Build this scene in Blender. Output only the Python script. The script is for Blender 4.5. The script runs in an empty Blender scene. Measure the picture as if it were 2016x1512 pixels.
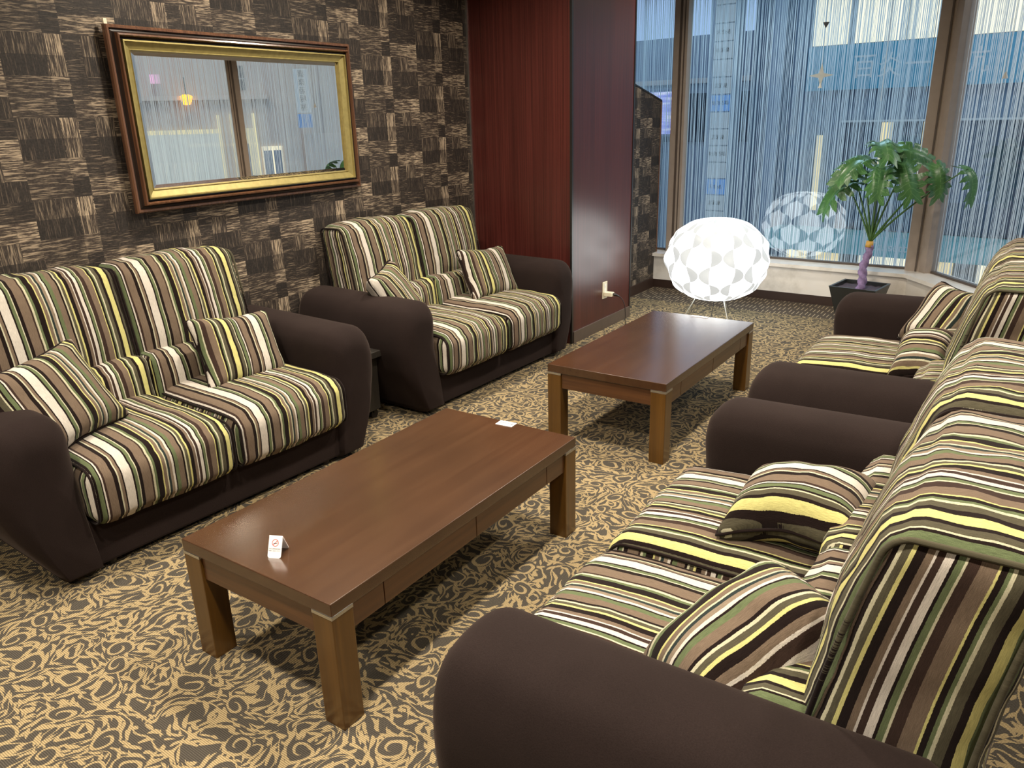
import bpy, bmesh, math, random
from mathutils import Vector, Matrix, noise
PI = math.pi
C = bpy.context.scene.collection
random.seed(7)

# ------------------------------------------------------------------ camera
F_PX, PITCH, ROLL, YAW = 1519.4, .3320, -.0272, -.6015
cam_d = bpy.data.cameras.new('camera'); cam = bpy.data.objects.new('camera', cam_d); C.objects.link(cam)
cam_d.sensor_fit = 'HORIZONTAL'; cam_d.sensor_width = 36; cam_d.lens = F_PX / 2016 * 36
cam_d.clip_start = .02; cam_d.clip_end = 200
fw = Vector((math.sin(YAW)*math.cos(PITCH), math.cos(YAW)*math.cos(PITCH), -math.sin(PITCH)))
rt = Vector((math.cos(YAW), -math.sin(YAW), 0)); up = rt.cross(fw)
r2 = math.cos(ROLL)*rt + math.sin(ROLL)*up; u2 = -math.sin(ROLL)*rt + math.cos(ROLL)*up
M = Matrix((r2, u2, -fw)).transposed().to_4x4(); M.translation = Vector((0, 0, 1.5))
cam.matrix_world = M
bpy.context.scene.camera = cam

# ------------------------------------------------------------------ view, world
sc = bpy.context.scene
sc.view_settings.view_transform = 'Standard'; sc.view_settings.look = 'None'
sc.view_settings.exposure = 0.0; sc.view_settings.gamma = 1; sc.view_settings.use_curve_mapping = False
w = bpy.data.worlds.new('dusk_sky'); sc.world = w; w.use_nodes = True
bg = w.node_tree.nodes['Background']; bg.inputs[0].default_value = (.40, .58, .90, 1); bg.inputs[1].default_value = 1.0

WARM = (1, .90, .75)
def downlight_lamp(x, y, z, power, size=.16, spread=150, col=WARM):
    ld = bpy.data.lights.new('downlight_bulb', 'AREA'); ld.shape = 'DISK'; ld.size = size; ld.energy = power
    ld.color = col; ld.spread = math.radians(spread)
    o = bpy.data.objects.new('downlight_bulb', ld); C.objects.link(o); o.location = (x, y, z)
    return o
def added_fill_light(x, y, z, power, tx, ty, tz, col, size=1.6):
    ld = bpy.data.lights.new('street_fill_light', 'AREA'); ld.shape = 'SQUARE'; ld.size = size; ld.energy = power; ld.color = col
    o = bpy.data.objects.new('street_fill_light', ld); C.objects.link(o); o.location = (x, y, z)
    o.rotation_euler = (Vector((x, y, z)) - Vector((tx, ty, tz))).to_track_quat('Z', 'Y').to_euler()
added_fill_light(-2.0, 9.2, 4.6, 150, -2.0, 6.7, 1.0, (.50, .78, 1))      # added fill lights without fittings, brightening the string curtains and the facades outside
added_fill_light(2.9, 7.6, 4.6, 165, 1.2, 5.3, 1.0, (1, .93, .82))
added_fill_light(-1.0, 10.5, 5.0, 90, -1.5, 15.3, 1.0, (.45, .80, 1))
added_fill_light(5.2, 8.4, 5.2, 60, 9, 10.6, .5, (1, .93, .82))
CEIL = 2.62
DOWNLIGHTS = [(-2.55, .55, 30), (-2.55, 2.35, 34), (-2.45, 3.55, 28), (-1.05, .55, 40), (-1.05, 2.2, 40), (-1.05, 3.9, 38),
              (.45, .6, 28), (.45, 2.3, 24), (-2.0, 5.6, 16), (-1.05, -1.1, 30), (-2.55, -1.1, 26)]

# ------------------------------------------------------------------ node helpers
class NT:
    def __init__(s, name):
        s.m = bpy.data.materials.new(name); s.m.use_nodes = True; s.t = s.m.node_tree; s.n = s.t.nodes; s.l = s.t.links
        s.b = s.n['Principled BSDF']; s.out = s.n['Material Output']
    def new(s, typ, **k):
        n = s.n.new(typ)
        for a, v in k.items():
            if a == 'ins':
                for i, x in v.items():
                    if isinstance(x, bpy.types.NodeSocket): s.l.new(x, n.inputs[i])
                    else: n.inputs[i].default_value = x
            else: setattr(n, a, v)
        return n
    def math(s, op, a, b=None, c=None, clamp=False):
        n = s.n.new('ShaderNodeMath'); n.operation = op; n.use_clamp = clamp
        for i, x in enumerate((a, b, c)):
            if x is None: continue
            if isinstance(x, bpy.types.NodeSocket): s.l.new(x, n.inputs[i])
            else: n.inputs[i].default_value = x
        return n.outputs[0]
    def mix(s, f, a, b, typ='MIX'):
        n = s.n.new('ShaderNodeMix'); n.data_type = 'RGBA'; n.blend_type = typ
        for i, x in ((0, f), (6, a), (7, b)):
            if isinstance(x, bpy.types.NodeSocket): s.l.new(x, n.inputs[i])
            else: n.inputs[i].default_value = x if i == 0 else (*x[:3], 1)
        return n.outputs[2]
    def ramp(s, f, stops, interp='LINEAR'):
        n = s.n.new('ShaderNodeValToRGB'); cr = n.color_ramp; cr.interpolation = interp
        while len(cr.elements) > 1: cr.elements.remove(cr.elements[-1])
        for i, (p, c) in enumerate(stops):
            if not hasattr(c, '__len__'): c = (c, c, c)
            e = cr.elements[0] if i == 0 else cr.elements.new(p)
            e.position = p; e.color = (*c[:3], 1)
        s.l.new(f, n.inputs[0]); return n.outputs[0]
    def noise(s, vec, scale=5, detail=2, rough=.5, dims='3D', out=0):
        n = s.new('ShaderNodeTexNoise'); n.noise_dimensions = dims
        if vec is not None: s.l.new(vec, n.inputs['Vector' if dims != '1D' else 'W'])
        n.inputs['Scale'].default_value = scale; n.inputs['Detail'].default_value = detail; n.inputs['Roughness'].default_value = rough
        return n.outputs[out]
    def mapping(s, vec, scale=(1, 1, 1), rot=(0, 0, 0), loc=(0, 0, 0)):
        n = s.new('ShaderNodeMapping'); s.l.new(vec, n.inputs[0]); n.inputs[1].default_value = loc
        n.inputs[2].default_value = rot; n.inputs[3].default_value = scale; return n.outputs[0]
    def coord(s, kind='Object'): return s.new('ShaderNodeTexCoord').outputs[kind]
    def bump(s, h, strength=.3, dist=.01):
        n = s.new('ShaderNodeBump'); n.inputs['Strength'].default_value = strength; n.inputs['Distance'].default_value = dist
        s.l.new(h, n.inputs['Height']); s.l.new(n.outputs[0], s.b.inputs['Normal'])
    def base(s, c=None, rough=.5, spec=None, metal=0, coat=0):
        if c is not None:
            if isinstance(c, bpy.types.NodeSocket): s.l.new(c, s.b.inputs['Base Color'])
            else: s.b.inputs['Base Color'].default_value = (*c[:3], 1)
        if isinstance(rough, bpy.types.NodeSocket): s.l.new(rough, s.b.inputs['Roughness'])
        else: s.b.inputs['Roughness'].default_value = rough
        if spec is not None: s.b.inputs['Specular IOR Level'].default_value = spec
        s.b.inputs['Metallic'].default_value = metal; s.b.inputs['Coat Weight'].default_value = coat
        return s.m

def varied(name, c, rough=.5, amt=.15, scale=20, **k):
    """plain material with slight procedural variation"""
    t = NT(name); f = t.noise(t.coord(), scale, 3)
    lo = tuple(v*(1-amt) for v in c); hi = tuple(min(1, v*(1+amt)) for v in c)
    return t.base(t.mix(f, lo, hi), rough, **k)
def emit(name, c, s):
    t = NT(name); t.base((c[0]*.3, c[1]*.3, c[2]*.3), .6)
    t.b.inputs['Emission Color'].default_value = (*c, 1); t.b.inputs['Emission Strength'].default_value = s
    return t.m

# ------------------------------------------------------------------ materials
def stripe_mat(name='striped_chenille'):
    t = NT(name)
    DK = (.012, .007, .006); DB = (.038, .022, .017); TA = (.150, .108, .076); TL = (.215, .165, .118); OL = (.075, .066, .042)
    YE = (.50, .46, .18); WH = (.53, .48, .42); CR = (.46, .43, .30); GR = (.105, .128, .062); TE = (.022, .03, .028)
    L = [(YE, 20), (DK, 9), (OL, 12), (CR, 4), (DK, 6), (GR, 11), (DK, 4), (WH, 5), (DB, 7), (TA, 26), (DK, 13), (CR, 5), (TA, 9),
         (DK, 5), (WH, 30), (DK, 6), (GR, 11), (CR, 3), (DK, 12), (TA, 30), (DB, 6), (CR, 7), (GR, 8), (DK, 20), (YE, 5), (TA, 12),
         (CR, 4), (TE, 9), (TL, 10),
         (WH, 7), (DK, 5), (GR, 13), (TA, 20), (DK, 6), (CR, 6), (OL, 10), (YE, 7), (DK, 14), (TA, 10), (WH, 4), (DB, 10), (WH, 12),
         (DK, 5), (GR, 9), (CR, 4), (DB, 16), (TA, 22), (YE, 4), (DK, 8), (GR, 6), (CR, 5), (OL, 14), (DK, 12)]
    tot = sum(x[1] for x in L)
    uv = t.coord('UV')
    sep = t.new('ShaderNodeSeparateXYZ'); t.l.new(uv, sep.inputs[0])
    wob = t.math('MULTIPLY', t.math('SUBTRACT', t.noise(uv, 260, 1), .5), .0016)
    u = t.math('ADD', sep.outputs[0], wob)
    fr = t.math('FRACT', t.math('DIVIDE', u, .56))
    cols = []; acc = 0
    for c, wd in L: cols.append((acc/tot, c)); acc += wd
    h = 28; split = cols[h][0]
    a = [(p/split, c) for p, c in cols[:h]]; b = [((p-split)/(1-split), c) for p, c in cols[h:]]
    ra = t.ramp(t.math('DIVIDE', fr, split), a, 'CONSTANT')
    rb = t.ramp(t.math('DIVIDE', t.math('SUBTRACT', fr, split), 1-split), b, 'CONSTANT')
    col = t.mix(t.math('GREATER_THAN', fr, split), ra, rb)
    # chenille streaks along the stripe and a woven fleck
    st = t.noise(t.mapping(uv, (900, 60, 1)), 1, 2)
    col = t.mix(1.0, col, t.ramp(st, [(.25, .72), (.75, 1.18)]), 'MULTIPLY')
    fl = t.noise(uv, 1100, 2)
    col = t.mix(1.0, col, t.ramp(fl, [(.3, .8), (.7, 1.12)]), 'MULTIPLY')
    t.base(col, .95, .06); t.b.inputs['Sheen Weight'].default_value = .05; t.b.inputs['Sheen Roughness'].default_value = .5
    t.bump(t.math('ADD', fl, st), .35, .002)
    return t.m

def arm_mat():
    t = NT('brown_microfibre'); f = t.noise(t.coord(), 420, 3); g = t.noise(t.coord(), 6, 2)
    col = t.mix(f, (.011, .0070, .0062), (.024, .0160, .0145)); col = t.mix(1.0, col, t.ramp(g, [(.2, .85), (.8, 1.15)]), 'MULTIPLY')
    t.base(col, .95, .08); t.b.inputs['Sheen Weight'].default_value = .12; t.b.inputs['Sheen Tint'].default_value = (.5, .38, .32, 1)
    t.b.inputs['Sheen Roughness'].default_value = .4
    t.bump(f, .25, .002); return t.m

def carpet_mat():
    t = NT('scroll_leaf_carpet')
    co = t.coord('Object')
    sp = t.new('ShaderNodeSeparateXYZ'); t.l.new(co, sp.inputs[0])
    nz = t.new('ShaderNodeTexNoise'); t.l.new(co, nz.inputs['Vector']); nz.inputs['Scale'].default_value = 7; nz.inputs['Detail'].default_value = 1
    off = t.new('ShaderNodeVectorMath', operation='SUBTRACT', ins={0: nz.outputs[1], 1: (.5, .5, .5)})
    off2 = t.new('ShaderNodeVectorMath', operation='SCALE', ins={0: off.outputs[0]}); off2.inputs['Scale'].default_value = .10
    wv = t.new('ShaderNodeVectorMath', operation='ADD', ins={0: co, 1: off2.outputs[0]}).outputs[0]
    fz = t.new('ShaderNodeTexNoise'); t.l.new(co, fz.inputs['Vector']); fz.inputs['Scale'].default_value = 260
    fo = t.new('ShaderNodeVectorMath', operation='SUBTRACT', ins={0: fz.outputs[1], 1: (.5, .5, .5)})
    fo2 = t.new('ShaderNodeVectorMath', operation='SCALE', ins={0: fo.outputs[0]}); fo2.inputs['Scale'].default_value = .0055
    wv = t.new('ShaderNodeVectorMath', operation='ADD', ins={0: wv, 1: fo2.outputs[0]}).outputs[0]
    flat = t.new('ShaderNodeVectorMath', operation='MULTIPLY', ins={0: wv, 1: (1, 1, 0)}).outputs[0]
    def local(scale, shift):
        v = t.new('ShaderNodeVectorMath', operation='ADD', ins={0: flat, 1: (shift, shift*1.7, 0)}).outputs[0]
        vo = t.new('ShaderNodeTexVoronoi'); vo.voronoi_dimensions = '2D'; t.l.new(v, vo.inputs['Vector'])
        vo.inputs['Scale'].default_value = scale; vo.inputs['Randomness'].default_value = .85
        d = t.new('ShaderNodeVectorMath', operation='SUBTRACT', ins={0: v, 1: vo.outputs['Position']}).outputs[0]
        s = t.new('ShaderNodeSeparateXYZ'); t.l.new(d, s.inputs[0])
        c = t.new('ShaderNodeSeparateColor'); t.l.new(vo.outputs['Color'], c.inputs[0])
        return s.outputs[0], s.outputs[1], c.outputs[0], c.outputs[1], vo.outputs['Position'], (shift, shift*1.7, 0)
    def leaf(scale, shift, L, W, keep=1.0, curve=6.0):
        x, y, r, g, pos, sh = local(scale, shift)
        ns = []
        for dx, dy in ((0, 0), (.004, 0), (0, .004)):
            v = t.new('ShaderNodeVectorMath', operation='SUBTRACT', ins={0: pos, 1: (sh[0]-dx, sh[1]-dy, 0)}).outputs[0]
            ns.append(t.noise(v, 6.5, 0))
        gx = t.math('SUBTRACT', ns[1], ns[0]); gy = t.math('SUBTRACT', ns[2], ns[0])
        sd = t.math('SIGN', t.math('SUBTRACT', r, .5))
        a = t.math('ADD', t.math('ARCTAN2', t.math('MULTIPLY', gx, -1.0), gy), t.math('MULTIPLY', sd, t.math('ADD', .25, t.math('MULTIPLY', g, .45))))
        ca = t.math('COSINE', a); sa = t.math('SINE', a)
        lx = t.math('ADD', t.math('MULTIPLY', x, ca), t.math('MULTIPLY', y, sa))
        ly = t.math('SUBTRACT', t.math('MULTIPLY', y, ca), t.math('MULTIPLY', x, sa))
        ly = t.math('SUBTRACT', ly, t.math('MULTIPLY', t.math('MULTIPLY', lx, lx), curve))
        n = t.math('DIVIDE', lx, L)                        # -1..1 along the leaf
        prof = t.math('MULTIPLY', t.math('SUBTRACT', 1.0, t.math('MULTIPLY', n, n)), t.math('ADD', .62, t.math('MULTIPLY', n, .38)))
        d = t.math('SUBTRACT', t.math('MULTIPLY', prof, W), t.math('ABSOLUTE', ly))
        m = t.math('GREATER_THAN', d, 0)
        return t.math('MULTIPLY', m, t.math('LESS_THAN', g, keep)) if keep < 1 else m
    def curl(scale, shift, R, wd):
        x, y, r, g, pos, sh = local(scale, shift)
        rad = t.math('SQRT', t.math('ADD', t.math('MULTIPLY', x, x), t.math('MULTIPLY', y, y)))
        th = t.math('DIVIDE', t.math('ARCTAN2', y, x), 6.283)
        ph = t.math('FRACT', t.math('ADD', t.math('ADD', t.math('MULTIPLY', rad, 1/.027), th), r))
        ln = t.math('LESS_THAN', t.math('ABSOLUTE', t.math('SUBTRACT', ph, .5)), wd)
        inn = t.math('MULTIPLY', t.math('LESS_THAN', rad, R), t.math('GREATER_THAN', rad, .012))
        return t.math('MULTIPLY', ln, inn), t.math('LESS_THAN', rad, R*.86)
    c1, in1 = curl(5.8, 0, .042, .17)
    notin = t.math('SUBTRACT', 1.0, in1)
    m = c1
    l1 = leaf(20, 3.1, .030, .0092); l2 = leaf(24, 7.7, .025, .0080); l3 = leaf(30, 12.3, .017, .0065, .7)
    lv = t.math('MAXIMUM', t.math('MAXIMUM', l1, l2), l3)
    # thin vine lines: contour of a smooth noise
    vn = t.noise(flat, 6.5, 0)
    bands = t.math('FRACT', t.math('MULTIPLY', vn, 11))
    vine = t.math('LESS_THAN', t.math('ABSOLUTE', t.math('SUBTRACT', bands, .5)), .07)
    lv = t.math('MAXIMUM', lv, vine)
    m = t.math('MAXIMUM', m, t.math('MULTIPLY', lv, notin))
    # loop rows of the weave (diagonal to the pattern) and fibre grain
    wvn = t.new('ShaderNodeTexWave'); t.l.new(t.mapping(co, (1, 1, 1), (0, 0, math.radians(2))), wvn.inputs['Vector'])
    wvn.inputs['Scale'].default_value = 62; wvn.inputs['Distortion'].default_value = 1.2; wvn.inputs['Detail'].default_value = 1
    wvn.bands_direction = 'Y'
    gr = t.noise(co, 480, 2)
    dark = t.mix(gr, (.030, .026, .021), (.125, .107, .085)); tan = t.mix(gr, (.24, .175, .088), (.48, .365, .200))
    col = t.mix(m, dark, tan)
    col = t.mix(1.0, col, t.ramp(wvn.outputs[1], [(.2, .62), (.8, 1.18)]), 'MULTIPLY')
    # border strip with dashes near the windows (y > 6.03)
    dsh = t.new('ShaderNodeTexBrick'); t.l.new(t.mapping(co, (1, 1, 1), (0, 0, math.radians(90))), dsh.inputs['Vector'])
    dsh.inputs['Scale'].default_value = 1; dsh.inputs['Brick Width'].default_value = .14; dsh.inputs['Row Height'].default_value = .022
    dsh.inputs['Mortar Size'].default_value = .0; 
    rx = t.math('FRACT', t.math('DIVIDE', sp.outputs[0], .032)); cell = t.math('FLOOR', t.math('DIVIDE', sp.outputs[0], .032))
    wn = t.new('ShaderNodeTexWhiteNoise'); wn.noise_dimensions = '1D'; t.l.new(cell, wn.inputs['W'])
    ry = t.math('FRACT', t.math('ADD', t.math('DIVIDE', sp.outputs[1], .15), wn.outputs[0]))
    dm = t.math('MULTIPLY', t.math('LESS_THAN', rx, .2), t.math('LESS_THAN', ry, .62))
    bcol = t.mix(dm, t.mix(gr, (.045, .034, .027), (.12, .095, .072)), (.42, .34, .22))
    isb = t.math('GREATER_THAN', t.math('ADD', sp.outputs[1], t.math('MULTIPLY', sp.outputs[0], .0)), 6.02)
    col = t.mix(isb, col, bcol)
    t.base(col, .95, .1); t.bump(t.math('ADD', gr, wvn.outputs[1]), .5, .004)
    return t.m

def wallpaper_mat(name='hatched_wallpaper', axis=1):
    """half-drop tile .485 wide x .315 high of hatched patches; pattern in the wall's own y / z"""
    t = NT(name); co = t.coord('Object'); s = t.new('ShaderNodeSeparateXYZ'); t.l.new(co, s.inputs[0])
    Y = t.math('SUBTRACT', s.outputs[axis], 3.49); Z = t.math('SUBTRACT', s.outputs[2], 2.02)
    tw, th = .485, .315
    cy = t.math('DIVIDE', Y, tw); ci = t.math('FLOOR', cy); fx = t.math('FRACT', cy)
    zz = t.math('ADD', t.math('DIVIDE', Z, th), t.math('MULTIPLY', ci, .5)); fz = t.math('FRACT', zz)
    wob = t.math('MULTIPLY', t.math('SUBTRACT', t.noise(co, 90, 1), .5), .03)
    fx = t.math('ADD', fx, wob)
    col_i = t.ramp(fx, [(0, 0), (.36, 1/8), (.51, 2/8), (.66, 3/8), (.83, 4/8)], 'CONSTANT')
    # five columns x four rows
    row = t.math('FLOOR', t.math('MULTIPLY', fz, 4))
    ix = t.math('ROUND', t.math('MULTIPLY', col_i, 8)); idx = t.math('ADD', t.math('MULTIPLY', row, 5), ix)
    f = t.math('DIVIDE', t.math('ADD', idx, .5), 20)
    #   dir codes 0 = horizontal strokes, .5 = cross hatch diagonal, 1 = vertical strokes ; rows listed bottom -> top
    D = [1, 1, 0, 1, 1,   1, 1, 0, 1, 0,   .5, .5, 0, 0, 0,   .5, .5, .5, 0, 0]
    # brightness
    Bv = [.05, .62, .2, .1, .16,   .34, .95, .24, .5, .66,   .42, .05, .6, .75, .95,   .44, .7, .15, .25, .12]
    dr = t.ramp(f, [(i/20, D[i]) for i in range(20)], 'CONSTANT')
    br = t.ramp(f, [(i/20, Bv[i]) for i in range(20)], 'CONSTANT')
    def strokes(rx, sy, sz, seed):
        v = t.mapping(co, (1, sy, sz), (math.radians(rx), 0, 0), (seed, seed, 0)) if axis == 1 else t.mapping(co, (sy, 1, sz), (0, math.radians(-rx), 0), (seed, 0, seed))
        return t.noise(v, 1, 3, .6)
    # horizontal: stretched along y -> low y frequency
    hz = strokes(0, 14, 230, 1); vt = strokes(0, 230, 12, 2)
    d1 = strokes(35, 16, 210, 3); d2 = strokes(-18, 14, 200, 4)
    dg = t.math('MAXIMUM', d1, t.math('SUBTRACT', d2, .03))
    hz = t.math('MAXIMUM', hz, t.math('SUBTRACT', strokes(4, 18, 200, 8), .05)); vt = t.math('MAXIMUM', vt, t.math('SUBTRACT', strokes(-6, 190, 14, 9), .05))
    isv = t.math('GREATER_THAN', dr, .75); isd = t.math('MULTIPLY', t.math('GREATER_THAN', dr, .25), t.math('LESS_THAN', dr, .75))
    v = t.mix(isv, hz, vt); v = t.mix(isd, v, dg)
    thr = t.math('SUBTRACT', .575, t.math('MULTIPLY', br, .10))
    k = t.math('MULTIPLY', t.math('SUBTRACT', v, thr), 8.0, clamp=True)
    bgc = t.mix(br, (.019, .0155, .0135), (.048, .035, .028))
    bgn = t.noise(co, 130, 2); bgc = t.mix(1.0, bgc, t.ramp(bgn, [(.3, .7), (.7, 1.4)]), 'MULTIPLY')
    fgc = t.mix(br, (.080, .058, .044), (.42, .33, .23))
    col = t.mix(k, bgc, fgc)
    t.base(col, .55, .3); t.bump(v, .25, .003); return t.m

def wood_mat(name, c1, c2, rough=.25, axis='Z', coat=.4, grain=60):
    t = NT(name); co = t.coord()
    sc_ = {'Z': (grain, grain, 1.2), 'Y': (grain, 1.5, grain), 'X': (1.5, grain, grain)}[axis]
    n1 = t.noise(t.mapping(co, sc_), 1, 4, .6); n2 = t.noise(co, 3, 2)
    col = t.mix(t.ramp(n1, [(.3, 0.), (.7, 1.)]), c1, c2)
    col = t.mix(1.0, col, t.ramp(n2, [(.25, .85), (.75, 1.2)]), 'MULTIPLY')
    t.base(col, rough, .5, coat=coat); t.b.inputs['Coat Roughness'].default_value = rough*.8
    t.bump(n1, .05, .001); return t.m

def panel_mat():
    t = NT('mahogany_veneer'); co = t.coord()
    n1 = t.noise(t.mapping(co, (170, 170, .9)), 1, 3, .6); n2 = t.noise(t.mapping(co, (9, 9, .5)), 1, 2)
    col = t.mix(t.ramp(n1, [(.28, 0.), (.72, 1.)]), (.034, .0070, .0055), (.088, .0195, .015))
    col = t.mix(1.0, col, t.ramp(n2, [(.25, .8), (.75, 1.25)]), 'MULTIPLY')
    t.base(col, .32, .5); return t.m

def marble_mat():
    t = NT('pale_marble'); co = t.coord()
    n = t.noise(co, 3.5, 5, .65); n2 = t.noise(co, 1.3, 2)
    col = t.ramp(n, [(.3, (.60, .55, .48)), (.5, (.80, .75, .68)), (.7, (.84, .80, .75))])
    col = t.mix(t.ramp(n2, [(.5, 0.), (.65, .35)]), col, (.50, .42, .34))
    t.base(col, .22, .5); return t.m

def mix_shader_mat(name, parts):
    t = NT(name); return t

def glass_mat():
    t = NT('window_glass'); t.n.remove(t.b)
    tr = t.new('ShaderNodeBsdfTransparent'); tr.inputs[0].default_value = (.90, .95, .96, 1)
    gl = t.new('ShaderNodeBsdfGlossy'); gl.inputs['Roughness'].default_value = .004; gl.inputs[0].default_value = (.95, .98, 1, 1)
    fr = t.new('ShaderNodeFresnel'); fr.inputs[0].default_value = 1.52
    f = t.math('MULTIPLY', fr.outputs[0], 1.55, clamp=True)
    mx = t.new('ShaderNodeMixShader'); t.l.new(f, mx.inputs[0]); t.l.new(tr.outputs[0], mx.inputs[1]); t.l.new(gl.outputs[0], mx.inputs[2])
    t.l.new(mx.outputs[0], t.out.inputs[0]); return t.m

def string_mat():
    t = NT('string_curtain_yarn'); t.n.remove(t.b)
    n = t.noise(t.mapping(t.coord(), (120, 120, 3)), 1, 1)
    c = t.mix(n, (.55, .60, .62), (.82, .86, .87))
    d = t.new('ShaderNodeBsdfDiffuse'); tl = t.new('ShaderNodeBsdfTranslucent'); t.l.new(c, d.inputs[0]); t.l.new(c, tl.inputs[0])
    mx = t.new('ShaderNodeMixShader'); mx.inputs[0].default_value = .55
    t.l.new(d.outputs[0], mx.inputs[1]); t.l.new(tl.outputs[0], mx.inputs[2]); t.l.new(mx.outputs[0], t.out.inputs[0]); return t.m

def mirror_mat():
    t = NT('silvered_mirror'); return t.base((.92, .88, .82), .004, metal=1)

def lamp_mat():
    """white plastic shade with overlapping ogee petals; the overlaps let less light through"""
    t = NT('glowing_petal_shade'); uv = t.coord('UV'); s = t.new('ShaderNodeSeparateXYZ'); t.l.new(uv, s.inputs[0])
    u = s.outputs[0]; v = s.outputs[1]
    k = t.math('ROUND', u); sg = t.math('SUBTRACT', 1.0, t.math('MULTIPLY', 2.0, t.math('MODULO', t.math('ABSOLUTE', k), 2.0)))
    d = t.math('MULTIPLY', t.math('SUBTRACT', u, k), sg)
    wv = t.math('MULTIPLY', t.math('SINE', t.math('MULTIPLY', v, PI)), .47)
    ratio = t.math('DIVIDE', d, wv)
    sn = t.math('SINE', t.math('MULTIPLY', v, PI)); ab = t.math('ABSOLUTE', sn)
    dd = t.math('MULTIPLY', d, t.math('SIGN', sn))
    m = t.math('MULTIPLY', t.math('GREATER_THAN', dd, t.math('MULTIPLY', ab, .03)), t.math('LESS_THAN', dd, t.math('MULTIPLY', t.math('POWER', ab, .62), .485)))
    t.base((.22, .23, .23), .35)
    t.b.inputs['Emission Color'].default_value = (.97, 1, .99, 1)
    t.l.new(t.mix(m, (4.6, 4.6, 4.6), (.60, .60, .60)), t.b.inputs['Emission Strength']); return t.m

def leaf_mat():
    t = NT('philodendron_leaf'); co = t.coord('UV'); s = t.new('ShaderNodeSeparateXYZ'); t.l.new(co, s.inputs[0])
    n = t.noise(t.coord(), 14, 2)
    col = t.mix(n, (.022, .085, .030), (.10, .25, .075))
    rib = t.math('LESS_THAN', t.math('ABSOLUTE', t.math('SUBTRACT', s.outputs[0], .5)), .035)
    col = t.mix(t.math('MULTIPLY', rib, .5), col, (.22, .38, .16))
    t.base(col, .32, .5); t.b.inputs['Subsurface Weight'].default_value = .0; return t.m

M_STR = stripe_mat(); M_ARM = arm_mat(); M_CARPET = carpet_mat(); M_WP = wallpaper_mat()
M_TABLE = wood_mat('walnut_table_lacquer', (.044, .0185, .0078), (.058, .0262, .0115), .22, 'Y', .6, 30)
M_LEG = wood_mat('walnut_leg_lacquer', (.060, .025, .0035), (.108, .048, .007), .3, 'Z', .35, 45)
M_APRON = wood_mat('walnut_apron_lacquer', (.046, .017, .007), (.10, .04, .014), .3, 'Y', .3, 45)
M_APRONX = wood_mat('walnut_end_apron_lacquer', (.046, .017, .007), (.10, .04, .014), .3, 'X', .3, 45)
M_PANEL = panel_mat(); M_MARBLE = marble_mat(); M_GLASS = glass_mat(); M_YARN = string_mat(); M_MIR = mirror_mat()
M_ALU = varied('brushed_aluminium', (.62, .61, .58), .35, metal=1)
M_BLACK = varied('black_trim', (.012, .010, .009), .35)
M_SKIRT = varied('dark_brown_skirting', (.040, .022, .016), .4)
M_SKIRT2 = varied('taupe_skirting', (.085, .060, .045), .45)
M_CEIL = varied('ceiling_white', (.42, .38, .32), .9)
M_WALLP = varied('plain_beige_wall', (.28, .22, .17), .8)
M_MULL = varied('bronze_mullion', (.33, .265, .215), .42, amt=.1)
M_MULLD = varied('dark_bronze_gasket', (.085, .062, .048), .5)
M_SHELF = wood_mat('black_ash', (.014, .012, .010), (.035, .030, .025), .4, 'Z', .1, 90)
M_FRAMEW = wood_mat('mirror_frame_mahogany', (.070, .030, .016), (.15, .068, .034), .25, 'Z', .5, 70)
M_FRAMED = varied('mirror_frame_ebonised', (.022, .013, .010), .3)
M_GOLD = varied('antique_gold', (.33, .27, .10), .42, amt=.3, scale=40, metal=.55)
M_WHITE = varied('white_plastic', (.78, .77, .72), .35, amt=.04)
M_IVORY = varied('ivory_plastic', (.72, .66, .50), .35, amt=.04)
M_PAPER = varied('white_acrylic_card', (.86, .84, .84), .3, amt=.03)
M_RED = varied('red_ink', (.62, .06, .05), .5); M_INK = varied('black_ink', (.02, .02, .02), .5)
M_POT = varied('black_planter', (.018, .020, .020), .35)
M_SOIL = varied('soil_and_lilac_fluff', (.075, .055, .070), .95, amt=.5, scale=60)
M_PURP = varied('lilac_yarn_wrap', (.26, .185, .34), .85, amt=.45, scale=70)
M_TAPE = varied('amber_tape', (.62, .36, .08), .5); M_LEAF = leaf_mat(); M_STEM = varied('green_petiole', (.045, .115, .025), .4, amt=.35)
M_CORD = varied('black_cord', (.015, .012, .012), .4); M_WIRE = varied('white_enamel_rod', (.82, .84, .80), .3, amt=.04)
M_LAMP = lamp_mat()

# ------------------------------------------------------------------ mesh helpers
def obj(name, bm, mat, parent=None, smooth=False):
    me = bpy.data.meshes.new(name); bm.to_mesh(me); bm.free()
    if isinstance(mat, (list, tuple)):
        for m_ in mat: me.materials.append(m_)
    else: me.materials.append(mat)
    if smooth:
        for p in me.polygons: p.use_smooth = True
    o = bpy.data.objects.new(name, me); C.objects.link(o)
    if parent is not None: o.parent = parent
    return o
def tag(o, label, cat, group=None, kind=None):
    o['label'] = label; o['category'] = cat
    if group: o['group'] = group
    if kind: o['kind'] = kind
    return o
def thing(name, label, cat, loc=(0, 0, 0), rz=0, group=None):
    o = bpy.data.objects.new(name, None); C.objects.link(o); o.location = loc; o.rotation_euler = (0, 0, rz)
    o.empty_display_size = .1
    return tag(o, label, cat, group)
def struct(name, bm, mat, smooth=False, label=None):
    o = obj(name, bm, mat, None, smooth); o['kind'] = 'structure'
    if label: o['label'] = label
    return o
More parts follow.
